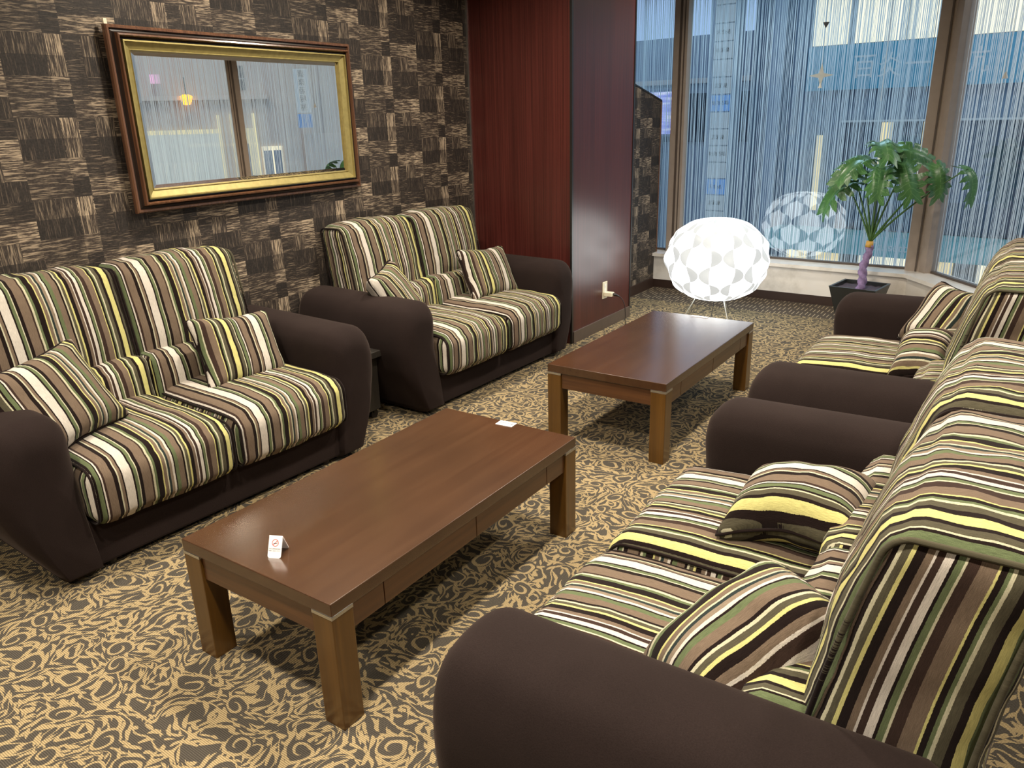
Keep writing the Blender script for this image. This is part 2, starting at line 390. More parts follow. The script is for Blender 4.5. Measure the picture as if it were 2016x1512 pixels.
def bx(bm, x0, x1, y0, y1, z0, z1, bev=0, mi=0):
    vs = [bm.verts.new((x, y, z)) for x in (x0, x1) for y in (y0, y1) for z in (z0, z1)]
    fs = []
    for a in ((0, 1, 3, 2), (4, 6, 7, 5), (0, 4, 5, 1), (2, 3, 7, 6), (0, 2, 6, 4), (1, 5, 7, 3)):
        f = bm.faces.new([vs[i] for i in a]); f.material_index = mi; fs.append(f)
    if bev:
        es = list({e for f in fs for e in f.edges})
        bmesh.ops.bevel(bm, geom=es, offset=bev, segments=2, affect='EDGES', profile=.5)
    return bm
def box(*a, **k): return bx(bmesh.new(), *a, **k)
def tube(bm, pts, r, seg=8, closed=False, caps=True):
    pts = [Vector(p) for p in pts]; n = len(pts); rings = []
    rr = r if hasattr(r, '__len__') else [r]*n
    nrm = None
    for i, p in enumerate(pts):
        a = pts[(i-1) % n] if (i or closed) else p; b = pts[(i+1) % n] if (i < n-1 or closed) else p
        t = (b-a).normalized()
        if nrm is None: nrm = t.orthogonal().normalized()
        nrm = (nrm - t*nrm.dot(t)).normalized(); bn = t.cross(nrm)
        rings.append([bm.verts.new(p + (nrm*math.cos(2*PI*k/seg) + bn*math.sin(2*PI*k/seg))*rr[i]) for k in range(seg)])
    for i in range(n if closed else n-1):
        A, B = rings[i], rings[(i+1) % n]
        for k in range(seg): bm.faces.new((A[k], A[(k+1) % seg], B[(k+1) % seg], B[k]))
    if caps and not closed: bm.faces.new(rings[0][::-1]); bm.faces.new(rings[-1])
    return bm
def lathe(bm, prof, cx=0, cy=0, seg=24):
    rings = [[bm.verts.new((cx+r*math.cos(2*PI*k/seg), cy+r*math.sin(2*PI*k/seg), z)) for k in range(seg)] for r, z in prof]
    for A, B in zip(rings, rings[1:]):
        for k in range(seg): bm.faces.new((A[k], A[(k+1) % seg], B[(k+1) % seg], B[k]))
    bm.faces.new(rings[0][::-1]); bm.faces.new(rings[-1]); return bm
def prism(bm, poly, z0, z1):
    a = [bm.verts.new((x, y, z0)) for x, y in poly]; b = [bm.verts.new((x, y, z1)) for x, y in poly]; n = len(poly)
    bm.faces.new(a[::-1]); bm.faces.new(b)
    for i in range(n): bm.faces.new((a[i], a[(i+1) % n], b[(i+1) % n], b[i]))
    bmesh.ops.recalc_face_normals(bm, faces=bm.faces); return bm

def soft_box(W, D, H, r, n=(24, 18, 10), fn=None, uoff=0.0, side_u='y', bulge=(0, 0, 0), seed=0, wr=.003, pinch=0.0):
    """rounded, bulged cushion centred at origin; UV u runs in metres across the stripes"""
    bm = bmesh.new(); uvl = bm.loops.layers.uv.new('UVMap')
    h = Vector((W/2, D/2, H/2)); nx, ny, nz = n
    verts = {}; uvs = {}
    def P(i, j, k):
        key = (i, j, k)
        if key in verts: return verts[key]
        q = Vector((2*i/nx-1, 2*j/ny-1, 2*k/nz-1))
        p = Vector((q.x*h.x, q.y*h.y, q.z*h.z))
        inner = Vector([max(-(h[a]-r), min(h[a]-r, p[a])) for a in range(3)])
        d = p - inner
        if d.length > 1e-9: p = inner + d.normalized()*r
        fx, fy, fz = 1-q.x**2, 1-q.y**2, 1-q.z**2
        p.z += (1 if q.z > 0 else -1)*bulge[2]*fx**.6*fy**.6*min(1, abs(q.z)*1.5)
        p.y += (1 if q.y > 0 else -1)*bulge[1]*fx**.6*fz**.6*min(1, abs(q.y)*1.5)
        p.x += (1 if q.x > 0 else -1)*bulge[0]*fy**.6*fz**.6*min(1, abs(q.x)*1.5)
        if pinch:                                    # corners drawn out a little, sides drawn in
            e = pinch*(q.x*q.x)*(q.y*q.y)
            p.x += q.x*e; p.y += q.y*e
            p.x -= q.x*pinch*.7*(1-q.y*q.y); p.y -= q.y*pinch*.7*(1-q.x*q.x)
        base = p.copy()
        w_ = noise.noise(Vector((p.x*9+seed, p.y*9, p.z*9)))*wr*2 + noise.noise(Vector((p.x*26+seed, p.y*20, p.z*22)))*wr
        nn = d.normalized() if d.length > 1e-9 else Vector((0, 0, 1))
        p = p + nn*w_
        if fn: p = Vector(fn(p.x, p.y, p.z))
        v = bm.verts.new(p); verts[key] = v; uvs[v] = (base, )
        return v
    def face(vs, side):
        try: f = bm.faces.new(vs)
        except ValueError: return
        for l in f.loops:
            b = uvs[l.vert][0]
            if side == 'x': l[uvl].uv = (b.y + .13 + uoff, b.z) if side_u == 'y' else ((b.z + .31 + uoff, b.y) if side_u == 'z' else (b.x+uoff, b.y))
            elif side == 'y': l[uvl].uv = (b.x + uoff, b.z)
            else: l[uvl].uv = (b.x + uoff, b.y)
    for i in range(nx):
        for j in range(ny):
            face((P(i, j, 0), P(i, j+1, 0), P(i+1, j+1, 0), P(i+1, j, 0)), 'z'); face((P(i, j, nz), P(i+1, j, nz), P(i+1, j+1, nz), P(i, j+1, nz)), 'z')
    for i in range(nx):
        for k in range(nz):
            face((P(i, 0, k), P(i+1, 0, k), P(i+1, 0, k+1), P(i, 0, k+1)), 'y'); face((P(i, ny, k), P(i, ny, k+1), P(i+1, ny, k+1), P(i+1, ny, k)), 'y')
    for j in range(ny):
        for k in range(nz):
            face((P(0, j, k), P(0, j, k+1), P(0, j+1, k+1), P(0, j+1, k)), 'x'); face((P(nx, j, k), P(nx, j+1, k), P(nx, j+1, k+1), P(nx, j, k+1)), 'x')
    return bm
def uv_const(bm, u):
    l_ = bm.loops.layers.uv.new('UVMap')
    for f in bm.faces:
        for l in f.loops: l[l_].uv = (u + (l.vert.co.x+l.vert.co.y+l.vert.co.z)*.003, l.vert.co.z)
    return bm
def piping_loop(hy, hz, rr, x, fn=None, n=6):
    """closed rounded rectangle in the y/z plane at x"""
    pts = []
    for cy, cz, a0 in ((hy-rr, hz-rr, 0), (-hy+rr, hz-rr, 90), (-hy+rr, -hz+rr, 180), (hy-rr, -hz+rr, 270)):
        for i in range(n+1):
            a = math.radians(a0 + 90*i/n); pts.append((x, cy+rr*math.cos(a), cz+rr*math.sin(a)))
    out = []
    for i in range(len(pts)):                # densify straight runs
        a, b = Vector(pts[i]), Vector(pts[(i+1) % len(pts)]); m_ = max(1, int((b-a).length/.03))
        for k in range(m_): out.append(a.lerp(b, k/m_))
    return [fn(*p) for p in out] if fn else out

# ------------------------------------------------------------------ the room
LW = -3.38
n2 = Vector((.035, .9994, 0))
def wy(x): return 6.49 - .035*(x+1.88)          # inner face of the window wall
CX, CY = -.775, 6.449                             # inside corner of the bay
dR = Vector((.611, -.791, 0)).normalized(); nR = Vector((.791, .611, 0)).normalized()
LR = 4.6
ER = Vector((CX, CY, 0)) + dR*LR
struct('floor', prism(bmesh.new(), [(LW-.1, -2.6), (ER.x+.1, -2.6), (ER.x+.1, ER.y), (CX+.15, CY+.22), (LW-.1, wy(LW)+.22)], -.12, 0), M_CARPET)
struct('ceiling', prism(bmesh.new(), [(LW-.1, -2.6), (ER.x+.4, -2.6), (ER.x+.4, ER.y), (CX+.3, CY+.5), (LW-.1, wy(LW)+.5)], CEIL, CEIL+.1), M_CEIL)
struct('wall_left', box(LW-.1, LW, -2.6, 7.0, 0, CEIL), M_WP)
struct('wall_back', box(LW-.1, ER.x+.2, -2.7, -2.6, 0, CEIL), M_WALLP)
struct('wall_right', box(ER.x, ER.x+.1, -2.6, ER.y, 0, CEIL), M_WALLP)
# mahogany clad pillar
PX = -2.577
pil = struct('wall_pillar', box(LW, PX, 4.504, 5.41, 0, CEIL), M_PANEL)
o = obj('corner_trim', box(PX-.012, PX+.004, 4.500, 4.520, 0, CEIL), M_BLACK, pil)
o = obj('corner_trim', box(PX-.012, PX+.004, 5.396, 5.414, 0, CEIL), M_BLACK, pil)
o = obj('edge_strip', box(LW+.001, LW+.012, 4.494, 4.504, 0, CEIL), M_ALU, pil)
struct('baseboard_pillar', box(PX, PX+.010, 4.520, 5.396, 0, .082), M_SKIRT2)
struct('baseboard_left', box(LW, LW+.012, -2.6, 4.504, 0, .08), M_SKIRT)
# low wallpapered partition behind the pillar
bm = bmesh.new(); HX = -2.875
ys = [5.41, wy(HX)+.05]
a = [bm.verts.new((x, y, z)) for x in (HX-.14, HX) for y, z in ((ys[0], 0), (ys[1], 0), (ys[1], 1.60), (ys[0], 1.86))]
for q in ((0, 1, 2, 3), (7, 6, 5, 4), (0, 4, 5, 1), (1, 5, 6, 2), (2, 6, 7, 3), (3, 7, 4, 0)): bm.faces.new([a[i] for i in q])
bmesh.ops.recalc_face_normals(bm, faces=bm.faces)
struct('wall_partition', bm, M_WP)
struct('trim_1', box(HX-.143, HX+.003, ys[1]-.01, ys[1]+.012, .30, 1.60), wood_mat('walnut_edge', (.10, .04, .02), (.2, .09, .04)))
bm = bmesh.new()
a = [bm.verts.new((x, y, z)) for x in (HX-.145, HX+.005) for y, z in ((ys[0], 1.86), (ys[1]+.005, 1.60), (ys[1]+.005, 1.612), (ys[0], 1.872))]
for q in ((0, 1, 2, 3), (7, 6, 5, 4), (0, 4, 5, 1), (1, 5, 6, 2), (2, 6, 7, 3), (3, 7, 4, 0)): bm.faces.new([a[i] for i in q])
bmesh.ops.recalc_face_normals(bm, faces=bm.faces); struct('trim_2', bm, M_BLACK)
struct('baseboard_partition', box(HX, HX+.012, 5.41, 6.50, 0, .085), M_SKIRT)

def seg_prism(P0, P1, nrm, d0, d1, z0, z1, bm=None):
    """box following the segment P0-P1, from d0 to d1 along its outward normal"""
    bm = bm or bmesh.new()
    q = [P0+nrm*d0, P1+nrm*d0, P1+nrm*d1, P0+nrm*d1]
    a = [bm.verts.new((p.x, p.y, z0)) for p in q]; b = [bm.verts.new((p.x, p.y, z1)) for p in q]
    bm.faces.new(a[::-1]); bm.faces.new(b)
    for i in range(4): bm.faces.new((a[i], a[(i+1) % 4], b[(i+1) % 4], b[i]))
    bmesh.ops.recalc_face_normals(bm, faces=bm.faces); return bm
A0 = Vector((LW, wy(LW), 0)); A1 = Vector((CX, CY, 0)); A2 = ER.copy(); A2.z = 0
nB = n2.normalized()
# sill walls, marble ledge, skirting (mitred at the bay corner)
def ledge(d0, d1, z0, z1, name, mat):
    """polyline strip with a mitred corner"""
    def off(d):
        p0 = A0+nB*d; p2 = A2+nR*d
        # intersection of the two offset lines
        e1 = (A1-A0).normalized(); e2 = dR; c = A1+nB*d; c2 = A1+nR*d
        den = e1.x*(-e2.y)+e2.x*e1.y; rx, ry = c2.x-c.x, c2.y-c.y
        s = (rx*(-e2.y)+e2.x*ry)/den
        return p0, c+e1*s, p2
    a, b = off(d0), off(d1)
    bm = bmesh.new()
    for i in (0, 1):
        q = [a[i], a[i+1], b[i+1], b[i]]
        lo = [bm.verts.new((p.x, p.y, z0)) for p in q]; hi = [bm.verts.new((p.x, p.y, z1)) for p in q]
        bm.faces.new(lo[::-1]); bm.faces.new(hi); bm.faces.new((lo[0], lo[1], hi[1], hi[0])); bm.faces.new((lo[3], hi[3], hi[2], lo[2]))
        if i == 0: bm.faces.new((lo[0], hi[0], hi[3], lo[3]))
        else: bm.faces.new((lo[1], lo[2], hi[2], hi[1]))
    bmesh.ops.recalc_face_normals(bm, faces=bm.faces)
    return struct(name, bm, mat), (a, b)
ledge(0, .2, 0, .285, 'wall_sill', M_MARBLE)
ledge(-.035, .26, .285, .312, 'trim_3', M_MARBLE)
ledge(-.008, 0, .0, .072, 'baseboard_window', M_SKIRT)
ledge(.02, .30, CEIL-.12, CEIL, 'wall_header', M_WALLP)
GO = .17       # glass plane offset outwards
_, (ga, gb) = ledge(GO-.01, GO+.03, .312, .328, 'trim_4', M_MULLD)
G0, G1, G2 = ga[0]+nB*0, ga[1], ga[2]
Lb = (G1-G0).length; eB = (G1-G0).normalized()
TOPZ = CEIL-.12
def mullion(name, P, e, nr, w_, d_, name_i=0):
    o_ = struct(name, seg_prism(P-e*w_/2, P+e*w_/2, nr, -d_, .05, .312, TOPZ), M_MULL)
    obj('gasket', seg_prism(P-e*.006, P+e*.012, nr, -d_-.006, -d_, .312, TOPZ), M_MULLD, o_)
    obj('gasket', seg_prism(P+e*(w_/2-.03), P+e*(w_/2-.022), nr, -d_-.005, -d_, .312, TOPZ), M_MULLD, o_)
    return o_
# positions measured on the glass line
def onB(x): return G0 + eB*((x-G0.x)/eB.x)
mB1 = onB(-2.745)
mullion('trim_5', mB1, eB, nB, .125, .05)
# corner post: two faces of the bay corner
cp = struct('trim_6', seg_prism(G1-eB*.12, G1-eB*.004, nB, -.045, .05, .312, TOPZ), M_MULL)
obj('corner_post_face', seg_prism(G1+dR*.004, G1+dR*.10, nR, -.045, .05, .312, TOPZ), M_MULL, cp)
obj('gasket', seg_prism(G1-eB*.05, G1-eB*.038, nB, -.052, -.045, .312, TOPZ), M_MULLD, cp)
obj('gasket', seg_prism(G1-eB*.012, G1+eB*.002, nB, -.056, -.04, .312, TOPZ), M_MULLD, cp)
sR = [1.40, 3.05]
for i, s_ in enumerate(sR): mullion('trim_%d' % (7+i), G1+dR*s_, dR, nR, .11, .05)
def pane(name, P0, P1, nr):
    bm = bmesh.new(); q = [P0+nr*.005, P1+nr*.005]
    v = [bm.verts.new((q[0].x, q[0].y, .328)), bm.verts.new((q[1].x, q[1].y, .328)), bm.verts.new((q[1].x, q[1].y, TOPZ)), bm.verts.new((q[0].x, q[0].y, TOPZ))]
    bm.faces.new(v); return struct(name, bm, M_GLASS)
panes = [(G0, mB1-eB*.06, nB), (mB1+eB*.06, G1-eB*.11, nB), (G1+dR*.10, G1+dR*(sR[0]-.05), nR), (G1+dR*(sR[0]+.05), G1+dR*(sR[1]-.05), nR), (G1+dR*(sR[1]+.05), G2, nR)]
for i, (p0, p1, nr) in enumerate(panes): pane('window_%d' % (i+1), p0, p1, nr)
# curtains of fine strings hanging outside each pane
rs = random.Random(3)
for i, (p0, p1, nr) in enumerate(panes):
    bm = bmesh.new(); L_ = (p1-p0).length; e = (p1-p0).normalized(); s_ = .004
    while s_ < L_-.004:
        wd = rs.choice([.003, .004, .005, .007, .009]); dd = .03+rs.uniform(0, .018); lean = rs.uniform(-.004, .004)
        a = p0+e*s_+nr*dd
        v = [bm.verts.new(((a+e*x).x, (a+e*x).y, z)) for x, z in ((lean, .315), (wd+lean, .315), (wd, TOPZ), (0, TOPZ))]
        bm.faces.new(v)
        s_ += wd + rs.choice([.002, .003, .004, .006, .011])
    o = obj('string_curtain', bm, M_YARN)
    lab = ['fine pale string curtain behind the narrow glass left of the first post', 'fine pale string curtain across the wide glass behind the glowing lamp',
           'fine pale string curtain across the angled glass right of the plant', 'fine string curtain on the side glass seen only in the mirror', 'fine string curtain on the last side glass behind the sofas'][i]
    tag(o, lab, 'string curtain', kind='stuff')

# ceiling downlights
for i, (x, y, pw) in enumerate(DOWNLIGHTS):
    bm = bmesh.new(); lathe(bm, [(.10, CEIL-.006), (.10, CEIL-.001)], x, y, 28)
    t_ = obj('downlight', bm, M_WHITE); tag(t_, 'round white recessed ceiling downlight over the lounge', 'ceiling light', 'ceiling downlights')
    downlight_lamp(x, y, CEIL-.012, pw)

# ------------------------------------------------------------------ mirror on the left wall
mt = thing('wall_mirror', 'wide mirror in a mahogany and gold frame on the patterned wall', 'mirror', (LW+.016, 2.67, 1.525), math.radians(1.2))
def frame_ring(name, y0, y1, z0, z1, prof, mat, parent):
    """picture-frame moulding: prof = [(inset, height off wall)]; one closed mitred ring"""
    bm = bmesh.new(); rings = []
    for ins, h in prof:
        ins *= .82
        rings.append([bm.verts.new((h, y, z)) for y, z in ((y0+ins, z0+ins), (y1-ins, z0+ins), (y1-ins, z1-ins), (y0+ins, z1-ins))])
    for A, B in zip(rings, rings[1:]):
        for k in range(4): bm.faces.new((A[k], A[(k+1) % 4], B[(k+1) % 4], B[k]))
    bmesh.ops.recalc_face_normals(bm, faces=bm.faces)
    return obj(name, bm, mat, parent)
Y0, Y1, Z0, Z1 = -.715, .705, -.385, .385
frame_ring('outer_frame', Y0, Y1, Z0, Z1, [(0, .002), (0, .022), (.006, .028), (.016, .028), (.020, .018)], M_FRAMEW, mt)
frame_ring('frame_cove', Y0, Y1, Z0, Z1, [(.020, .018), (.032, .022), (.040, .034)], M_FRAMED, mt)
frame_ring('frame_ridge', Y0, Y1, Z0, Z1, [(.038, .034), (.042, .050), (.050, .052), (.056, .040)], M_FRAMEW, mt)
frame_ring('frame_groove', Y0, Y1, Z0, Z1, [(.056, .040), (.062, .026), (.070, .026)], M_FRAMED, mt)
frame_ring('gold_liner', Y0, Y1, Z0, Z1, [(.069, .026), (.070, .044), (.077, .045), (.080, .034), (.112, .022), (.116, .026), (.119, .018), (.119, .008)], M_GOLD, mt)
bm = bmesh.new(); I = .096; b_ = .020
o_ = [bm.verts.new((.012, y, z)) for y, z in ((Y0+I, Z0+I), (Y1-I, Z0+I), (Y1-I, Z1-I), (Y0+I, Z1-I))]
i_ = [bm.verts.new((.0155, y, z)) for y, z in ((Y0+I+b_, Z0+I+b_), (Y1-I-b_, Z0+I+b_), (Y1-I-b_, Z1-I-b_), (Y0+I+b_, Z1-I-b_))]
bm.faces.new(i_)
for k in range(4): bm.faces.new((o_[k], o_[(k+1) % 4], i_[(k+1) % 4], i_[k]))
bmesh.ops.recalc_face_normals(bm, faces=bm.faces)
for f in bm.faces:
    if f.normal.x < 0: f.normal_flip()
obj('mirror_glass', bm, M_MIR, mt)
obj('hanger', box(.002, .012, Y0+.006, Y0+.022, Z1-.002, Z1+.022, bev=.002), M_IVORY, mt)

# ------------------------------------------------------------------ sofas
def arm_mesh(sgn):
    # cross-section (x outward from sofa centre, z) clockwise: inner bottom, inner top, outer top, outer bulge, outer bottom
    key = [(.700, .020), (.800, .200), (.848, .340), (.857, .430), (.849, .500), (.826, .560), (.790, .600), (.735, .618), (.680, .620),
           (.632, .610), (.600, .580), (.584, .530), (.580, .400), (.578, .200), (.575, .020)]
    pts = [Vector(k) for k in key]; cross = []
    for i in range(len(pts)-1):
        p0, p1, p2, p3 = pts[max(0, i-1)], pts[i], pts[i+1], pts[min(len(pts)-1, i+2)]
        for k in range(4):
            t_ = k/4; cross.append(.5*((2*p1)+(p2-p0)*t_+(2*p0-5*p1+4*p2-p3)*t_*t_+(-p0+3*p1-3*p2+p3)*t_**3))
    cross.append(pts[-1]); cross += [pts[-1].lerp(pts[0], k/4) for k in (1, 2, 3)]
    cn = Vector((.715, .40)); N = len(cross)
    cum = []
    dep = .83; R = .085
    sl = []
    for k in range(8):
        th = k/7*PI/2; sl.append((R*(1-math.sin(th)), R*(1-math.cos(th)) ))      # (y, inset)
    sl = [(y, i_) for y, i_ in reversed([(R*(1-math.cos(t*PI/14)), R*(1-math.sin(t*PI/14))) for t in range(8)])]
    sl = sorted(sl)
    ysl = sl + [(.2, 0), (.35, 0), (.5, 0), (.65, 0), (dep-.04, 0), (dep-.012, .010), (dep, .03)]
    bm = bmesh.new(); rings = []
    for y, ins in ysl:
        ring = []
        for i in range(N):
            p = cross[i]; a = cross[i-1]; b = cross[(i+1) % N]; tg = (b-a).normalized(); nr = Vector((tg.y, -tg.x))
            if nr.dot(cn-p) < 0: nr = -nr
            low = min(1, max(0, (p.y-.02)/.25))
            q = p + (cn-p).normalized()*ins*(.30+.95*low)
            rise = .012*(y/dep)*low
            fr = y - .0*(1-low)
            ring.append(bm.verts.new((sgn*q.x, fr, q.y+rise)))
        rings.append(ring)
    for A, B in zip(rings, rings[1:]):
        for k in range(N): bm.faces.new((A[k], A[(k+1) % N], B[(k+1) % N], B[k]))
    bm.faces.new(rings[0]); bm.faces.new(rings[-1])
    bmesh.ops.recalc_face_normals(bm, faces=bm.faces); return bm

def make_sofa(name, label, loc, rz, seed=0, group='striped two-seat sofas', bt=.205, by=.712):
    t = thing(name, label, 'sofa', loc, rz, group); t.scale = (.975, 1, 1)
    b = box(-.60, .60, .035, .84, .025, .215, bev=.012)
    obj('base', b, M_ARM, t)
    for s_ in (-1, 1): obj('arm', arm_mesh(s_), M_ARM, t, True)
    obj('back_frame', soft_box(1.17, .15, .42, .04, (40, 6, 12), lambda x, y, z: (x, y+by+.042, z+.405), .31, 'y', (0, .012, 0), seed+9, .004), M_STR, t, True)
    for sx in (-.52, .52):
        for sy in (.08, .78):
            bm = bmesh.new(); lathe(bm, [(.022, 0), (.026, .03)], sx, sy, 12); obj('foot', bm, M_BLACK, t)
    for q, cx in enumerate((-.2985, .2985)):
        # seat cushion: front edge overhangs the base
        def fs(x, y, z, cx=cx, q=q):
            # sag at the inner joint rear, soft waterfall front
            yy = y/.29
            f = max(0, -yy)
            zz = z - .018*f*f - (.010*(1-abs(yy)) if True else 0)
            jn = (x/.29)*(-1 if q == 0 else 1)       # +1 at outer side, -1 at the joint
            zz -= .012*max(0, -jn)**3
            return (x+cx, y+.262, zz+.325)
        u0 = .02 + q*.02
        c = obj('seat_cushion', soft_box(.589, .62, .225, .058, (30, 26, 10), fs, u0+.30, 'y', (.0, .010, .026), seed+q, .0025), M_STR, t, True)
        for sx in (-.275, .275):
            bm = tube(bmesh.new(), piping_loop(.303, .103, .05, sx*1.015, fs), .0045, 6, True); uv_const(bm, .0245); obj('piping', bm, M_STR, c, True)
        # lumbar cushion
        def fl(x, y, z, cx=cx):
            return (x+cx, y+.590+.10*(z), z+.475 - .012*(1-(x/.28)**2))
        obj('lumbar_cushion', soft_box(.597, .17, .22, .03, (30, 8, 10), fl, u0+.30, 'y', (0, .03, .012), seed+3+q, .004), M_STR, t, True)
        # back cushion: leans back, rolled over the top
        def fb(x, y, z, cx=cx):
            h = (z+.21)/.42
            lean = .045*h + .03*h*h
            y2 = y*(1-.14*max(0, h)) if True else y
            arc = .012*math.cos(x/.29*1.4)*h
            return (x+cx, y2+by+lean-.02, z+.730+arc)
        c = obj('back_cushion', soft_box(.596, bt, .43, .042, (30, 12, 22), fb, u0+.30, 'y', (.004, .036, .010), seed+6+q, .004), M_STR, t, True)
        for sx in (-.30, .30):
            bm = tube(bmesh.new(), piping_loop(bt/2-.003, .205, .035, sx*.975, fb), .005, 6, True); uv_const(bm, .0245); obj('piping', bm, M_STR, c, True)
    return t
def sofa_left(yc, rot, label, seed):
    return make_sofa('two_seat_sofa', label, (LW+.85, yc, 0), PI/2+rot, seed)
S1 = make_sofa('two_seat_sofa', 'brown two-seat sofa with striped cushions under the mirror, nearest on the patterned wall', (-2.530, 1.705, 0), PI/2-math.radians(2.0), 1)
S2 = make_sofa('two_seat_sofa', 'brown two-seat sofa with striped cushions against the mahogany pillar', (-2.515, 3.60, 0), PI/2-math.radians(1.6), 11)
R1 = make_sofa('two_seat_sofa', 'nearest brown sofa on the right, striped cushions, arm filling the bottom edge', (-.80, 1.65, 0), -PI/2, 21, bt=.235, by=.742)
R2 = make_sofa('two_seat_sofa', 'far brown sofa on the right, in front of the potted plant', (-.80, 3.46, 0), -PI/2, 31, bt=.235, by=.740)

# scatter pillows -------------------------------------------------
def pillow(label, A, B, Cc, D, along='x', thick=.11, uoff=.1, seed=0, bend=0.0, size=None, group='striped scatter pillows'):
    """corners A B Cc D: near-left, near-right, far-right, far-left; stripes run across 'x' or 'y'"""
    A, B, Cc, D = map(Vector, (A, B, Cc, D)); ctr = (A+B+Cc+D)/4
    ax = ((B-A)+(Cc-D))/2; ay = ((D-A)+(Cc-B))/2; sx, sy = ax.length, ay.length; ax.normalize()
    nrm = ax.cross(ay).normalized(); ay = nrm.cross(ax).normalized()
    if size: sx, sy = size
    hx, hy = sx/2, sy/2
    def zb(x, y): return bend*((x/hx)**2+.5*(y/hy)**2) - bend*.4
    bm = soft_box(sx, sy, thick, thick*.32, (26, 26, 8), None, uoff, 'x', (0, 0, .018), seed, .004, .012)
    l_ = bm.loops.layers.uv['UVMap']
    for f in bm.faces:
        for l in f.loops:
            c = l.vert.co; l[l_].uv = ((c.x if along == 'x' else c.y)+uoff, (c.y if along == 'x' else c.x))
    for v in bm.verts:
        ex = min(1, abs(v.co.x)/hx); ey = min(1, abs(v.co.y)/hy); e = max(ex, ey)
        n_ = noise.noise(Vector((v.co.x*11+seed*3, v.co.y*11, .5)))*.008
        v.co.z = v.co.z*(1-.55*e**5) + zb(v.co.x, v.co.y) + n_*e
    p = obj('scatter_pillow', bm, M_STR, None, True); tag(p, label, 'pillow', group)
    Mx = Matrix((ax, ay, nrm)).transposed().to_4x4(); Mx.translation = ctr; p.matrix_world = Mx
    pts = []
    for i in range(96):
        q = i/96*4; s_ = int(q); f = (q-s_)*2-1
        x, y = ((f, -1), (1, f), (-f, 1), (-1, -f))[s_]
        e = .012*(x*x)*(y*y)
        px = x*hx + x*e - x*.0084*(1-y*y); py = y*hy + y*e - y*.0084*(1-x*x)
        cr = max(0, abs(x)+abs(y)-1.84)/.16
        px *= 1-.045*cr; py *= 1-.045*cr
        pts.append((px*1.005, py*1.005, zb(px, py) + noise.noise(Vector((px*11+seed*3, py*11, .5)))*.008))
    b2 = tube(bmesh.new(), pts, .0045, 6, True); uv_const(b2, .0245); obj('piping', b2, M_STR, p, True)
    return p
pillow('upright striped pillow leaning at the far arm of the sofa under the mirror', (-2.84, 1.834, .43), (-2.80, 2.22, .39), (-2.97, 2.29, .665), (-2.97, 1.90, .70), 'x', .11, .08, 1)
pillow('tilted striped pillow slumped on the near arm of the sofa under the mirror', (-2.66, 1.047, .435), (-2.79, 1.44, .465), (-2.95, 1.375, .75), (-2.83, .976, .715), 'x', .11, .22, 2)
pillow('striped pillow leaning at the arm beside the mahogany pillar', (-2.84, 3.75, .43), (-2.79, 4.17, .40), (-2.96, 4.20, .69), (-2.97, 3.77, .725), 'x', .11, .08, 3)
pillow('small folded striped pillow by the near arm of the pillar sofa', (-2.74, 2.974, .43), (-2.84, 3.25, .48), (-2.99, 3.165, .755), (-2.90, 2.897, .70), 'x', .12, .3, 4, .02)
pillow('flat striped pillow lying at the far end of the nearest right sofa', (-.61, 1.77, .495), (-.27, 1.75, .53), (-.19, 2.03, .58), (-.53, 2.03, .53), 'y', .12, .12, 5, -.03)
pillow('striped pillow slumped beside the near arm of the nearest right sofa', (-.51, 1.19, .48), (-.35, 1.08, .49), (-.17, 1.28, .62), (-.32, 1.40, .62), 'x', .13, .33, 6, -.03, (.25, .36))
pillow('striped pillow propped at the far arm of the right sofa by the plant', (-.50, 3.92, .48), (-.29, 3.76, .49), (-.12, 3.80, .70), (-.30, 4.00, .73), 'x', .10, .2, 7)
pillow('crumpled striped pillow by the near arm of the far right sofa', (-.46, 3.24, .50), (-.24, 3.22, .51), (-.15, 3.44, .64), (-.36, 3.46, .61), 'y', .12, .4, 8, -.03)

# ------------------------------------------------------------------ coffee tables
def coffee_table(label, x0, y0):
    W_, L_, H_ = .606, 1.216, .386
    t = thing('coffee_table', label, 'table', (x0-W_/2, y0+L_/2, 0), 0, 'low walnut coffee tables')
    hx, hy = W_/2, L_/2
    obj('tabletop', box(-hx, hx, -hy, hy, .348, H_, bev=.0022), M_TABLE, t)
    for sx in (-1, 1):
        for sy in (-1, 1):
            xa, xb = sorted((sx*hx, sx*(hx-.072))); ya, yb = sorted((sy*hy, sy*(hy-.072)))
            lg = obj('leg', box(xa, xb, ya, yb, 0, .339, bev=.002), M_LEG, t)
            obj('metal_strip', box(xa-.0006, xb+.0006, ya-.0006, yb+.0006, .339, .348), M_ALU, lg)
    for sx in (-1, 1):
        xa, xb = sorted((sx*(hx-.008), sx*(hx-.030)))
        ys_ = [-hy+.074, -.415, 0, .415, hy-.074]
        nm = ['apron', 'drawer_front', 'drawer_front', 'apron']
        for k in range(4):
            obj(nm[k], box(xa, xb, ys_[k]+(.0015 if k else 0), ys_[k+1]-(.0015 if k < 3 else 0), .272, .347, bev=.0012), M_APRON, t)
    for sy in (-1, 1):
        ya, yb = sorted((sy*(hy-.008), sy*(hy-.030)))
        obj('apron', box(-hx+.074, hx-.074, ya, yb, .272, .347, bev=.0012), M_APRONX, t)
    return t
coffee_table('low brown walnut coffee table in the foreground with no-smoking sign on it', -1.290, 1.068)
coffee_table('farther low walnut coffee table in front of the glowing lamp', -1.240, 2.993)

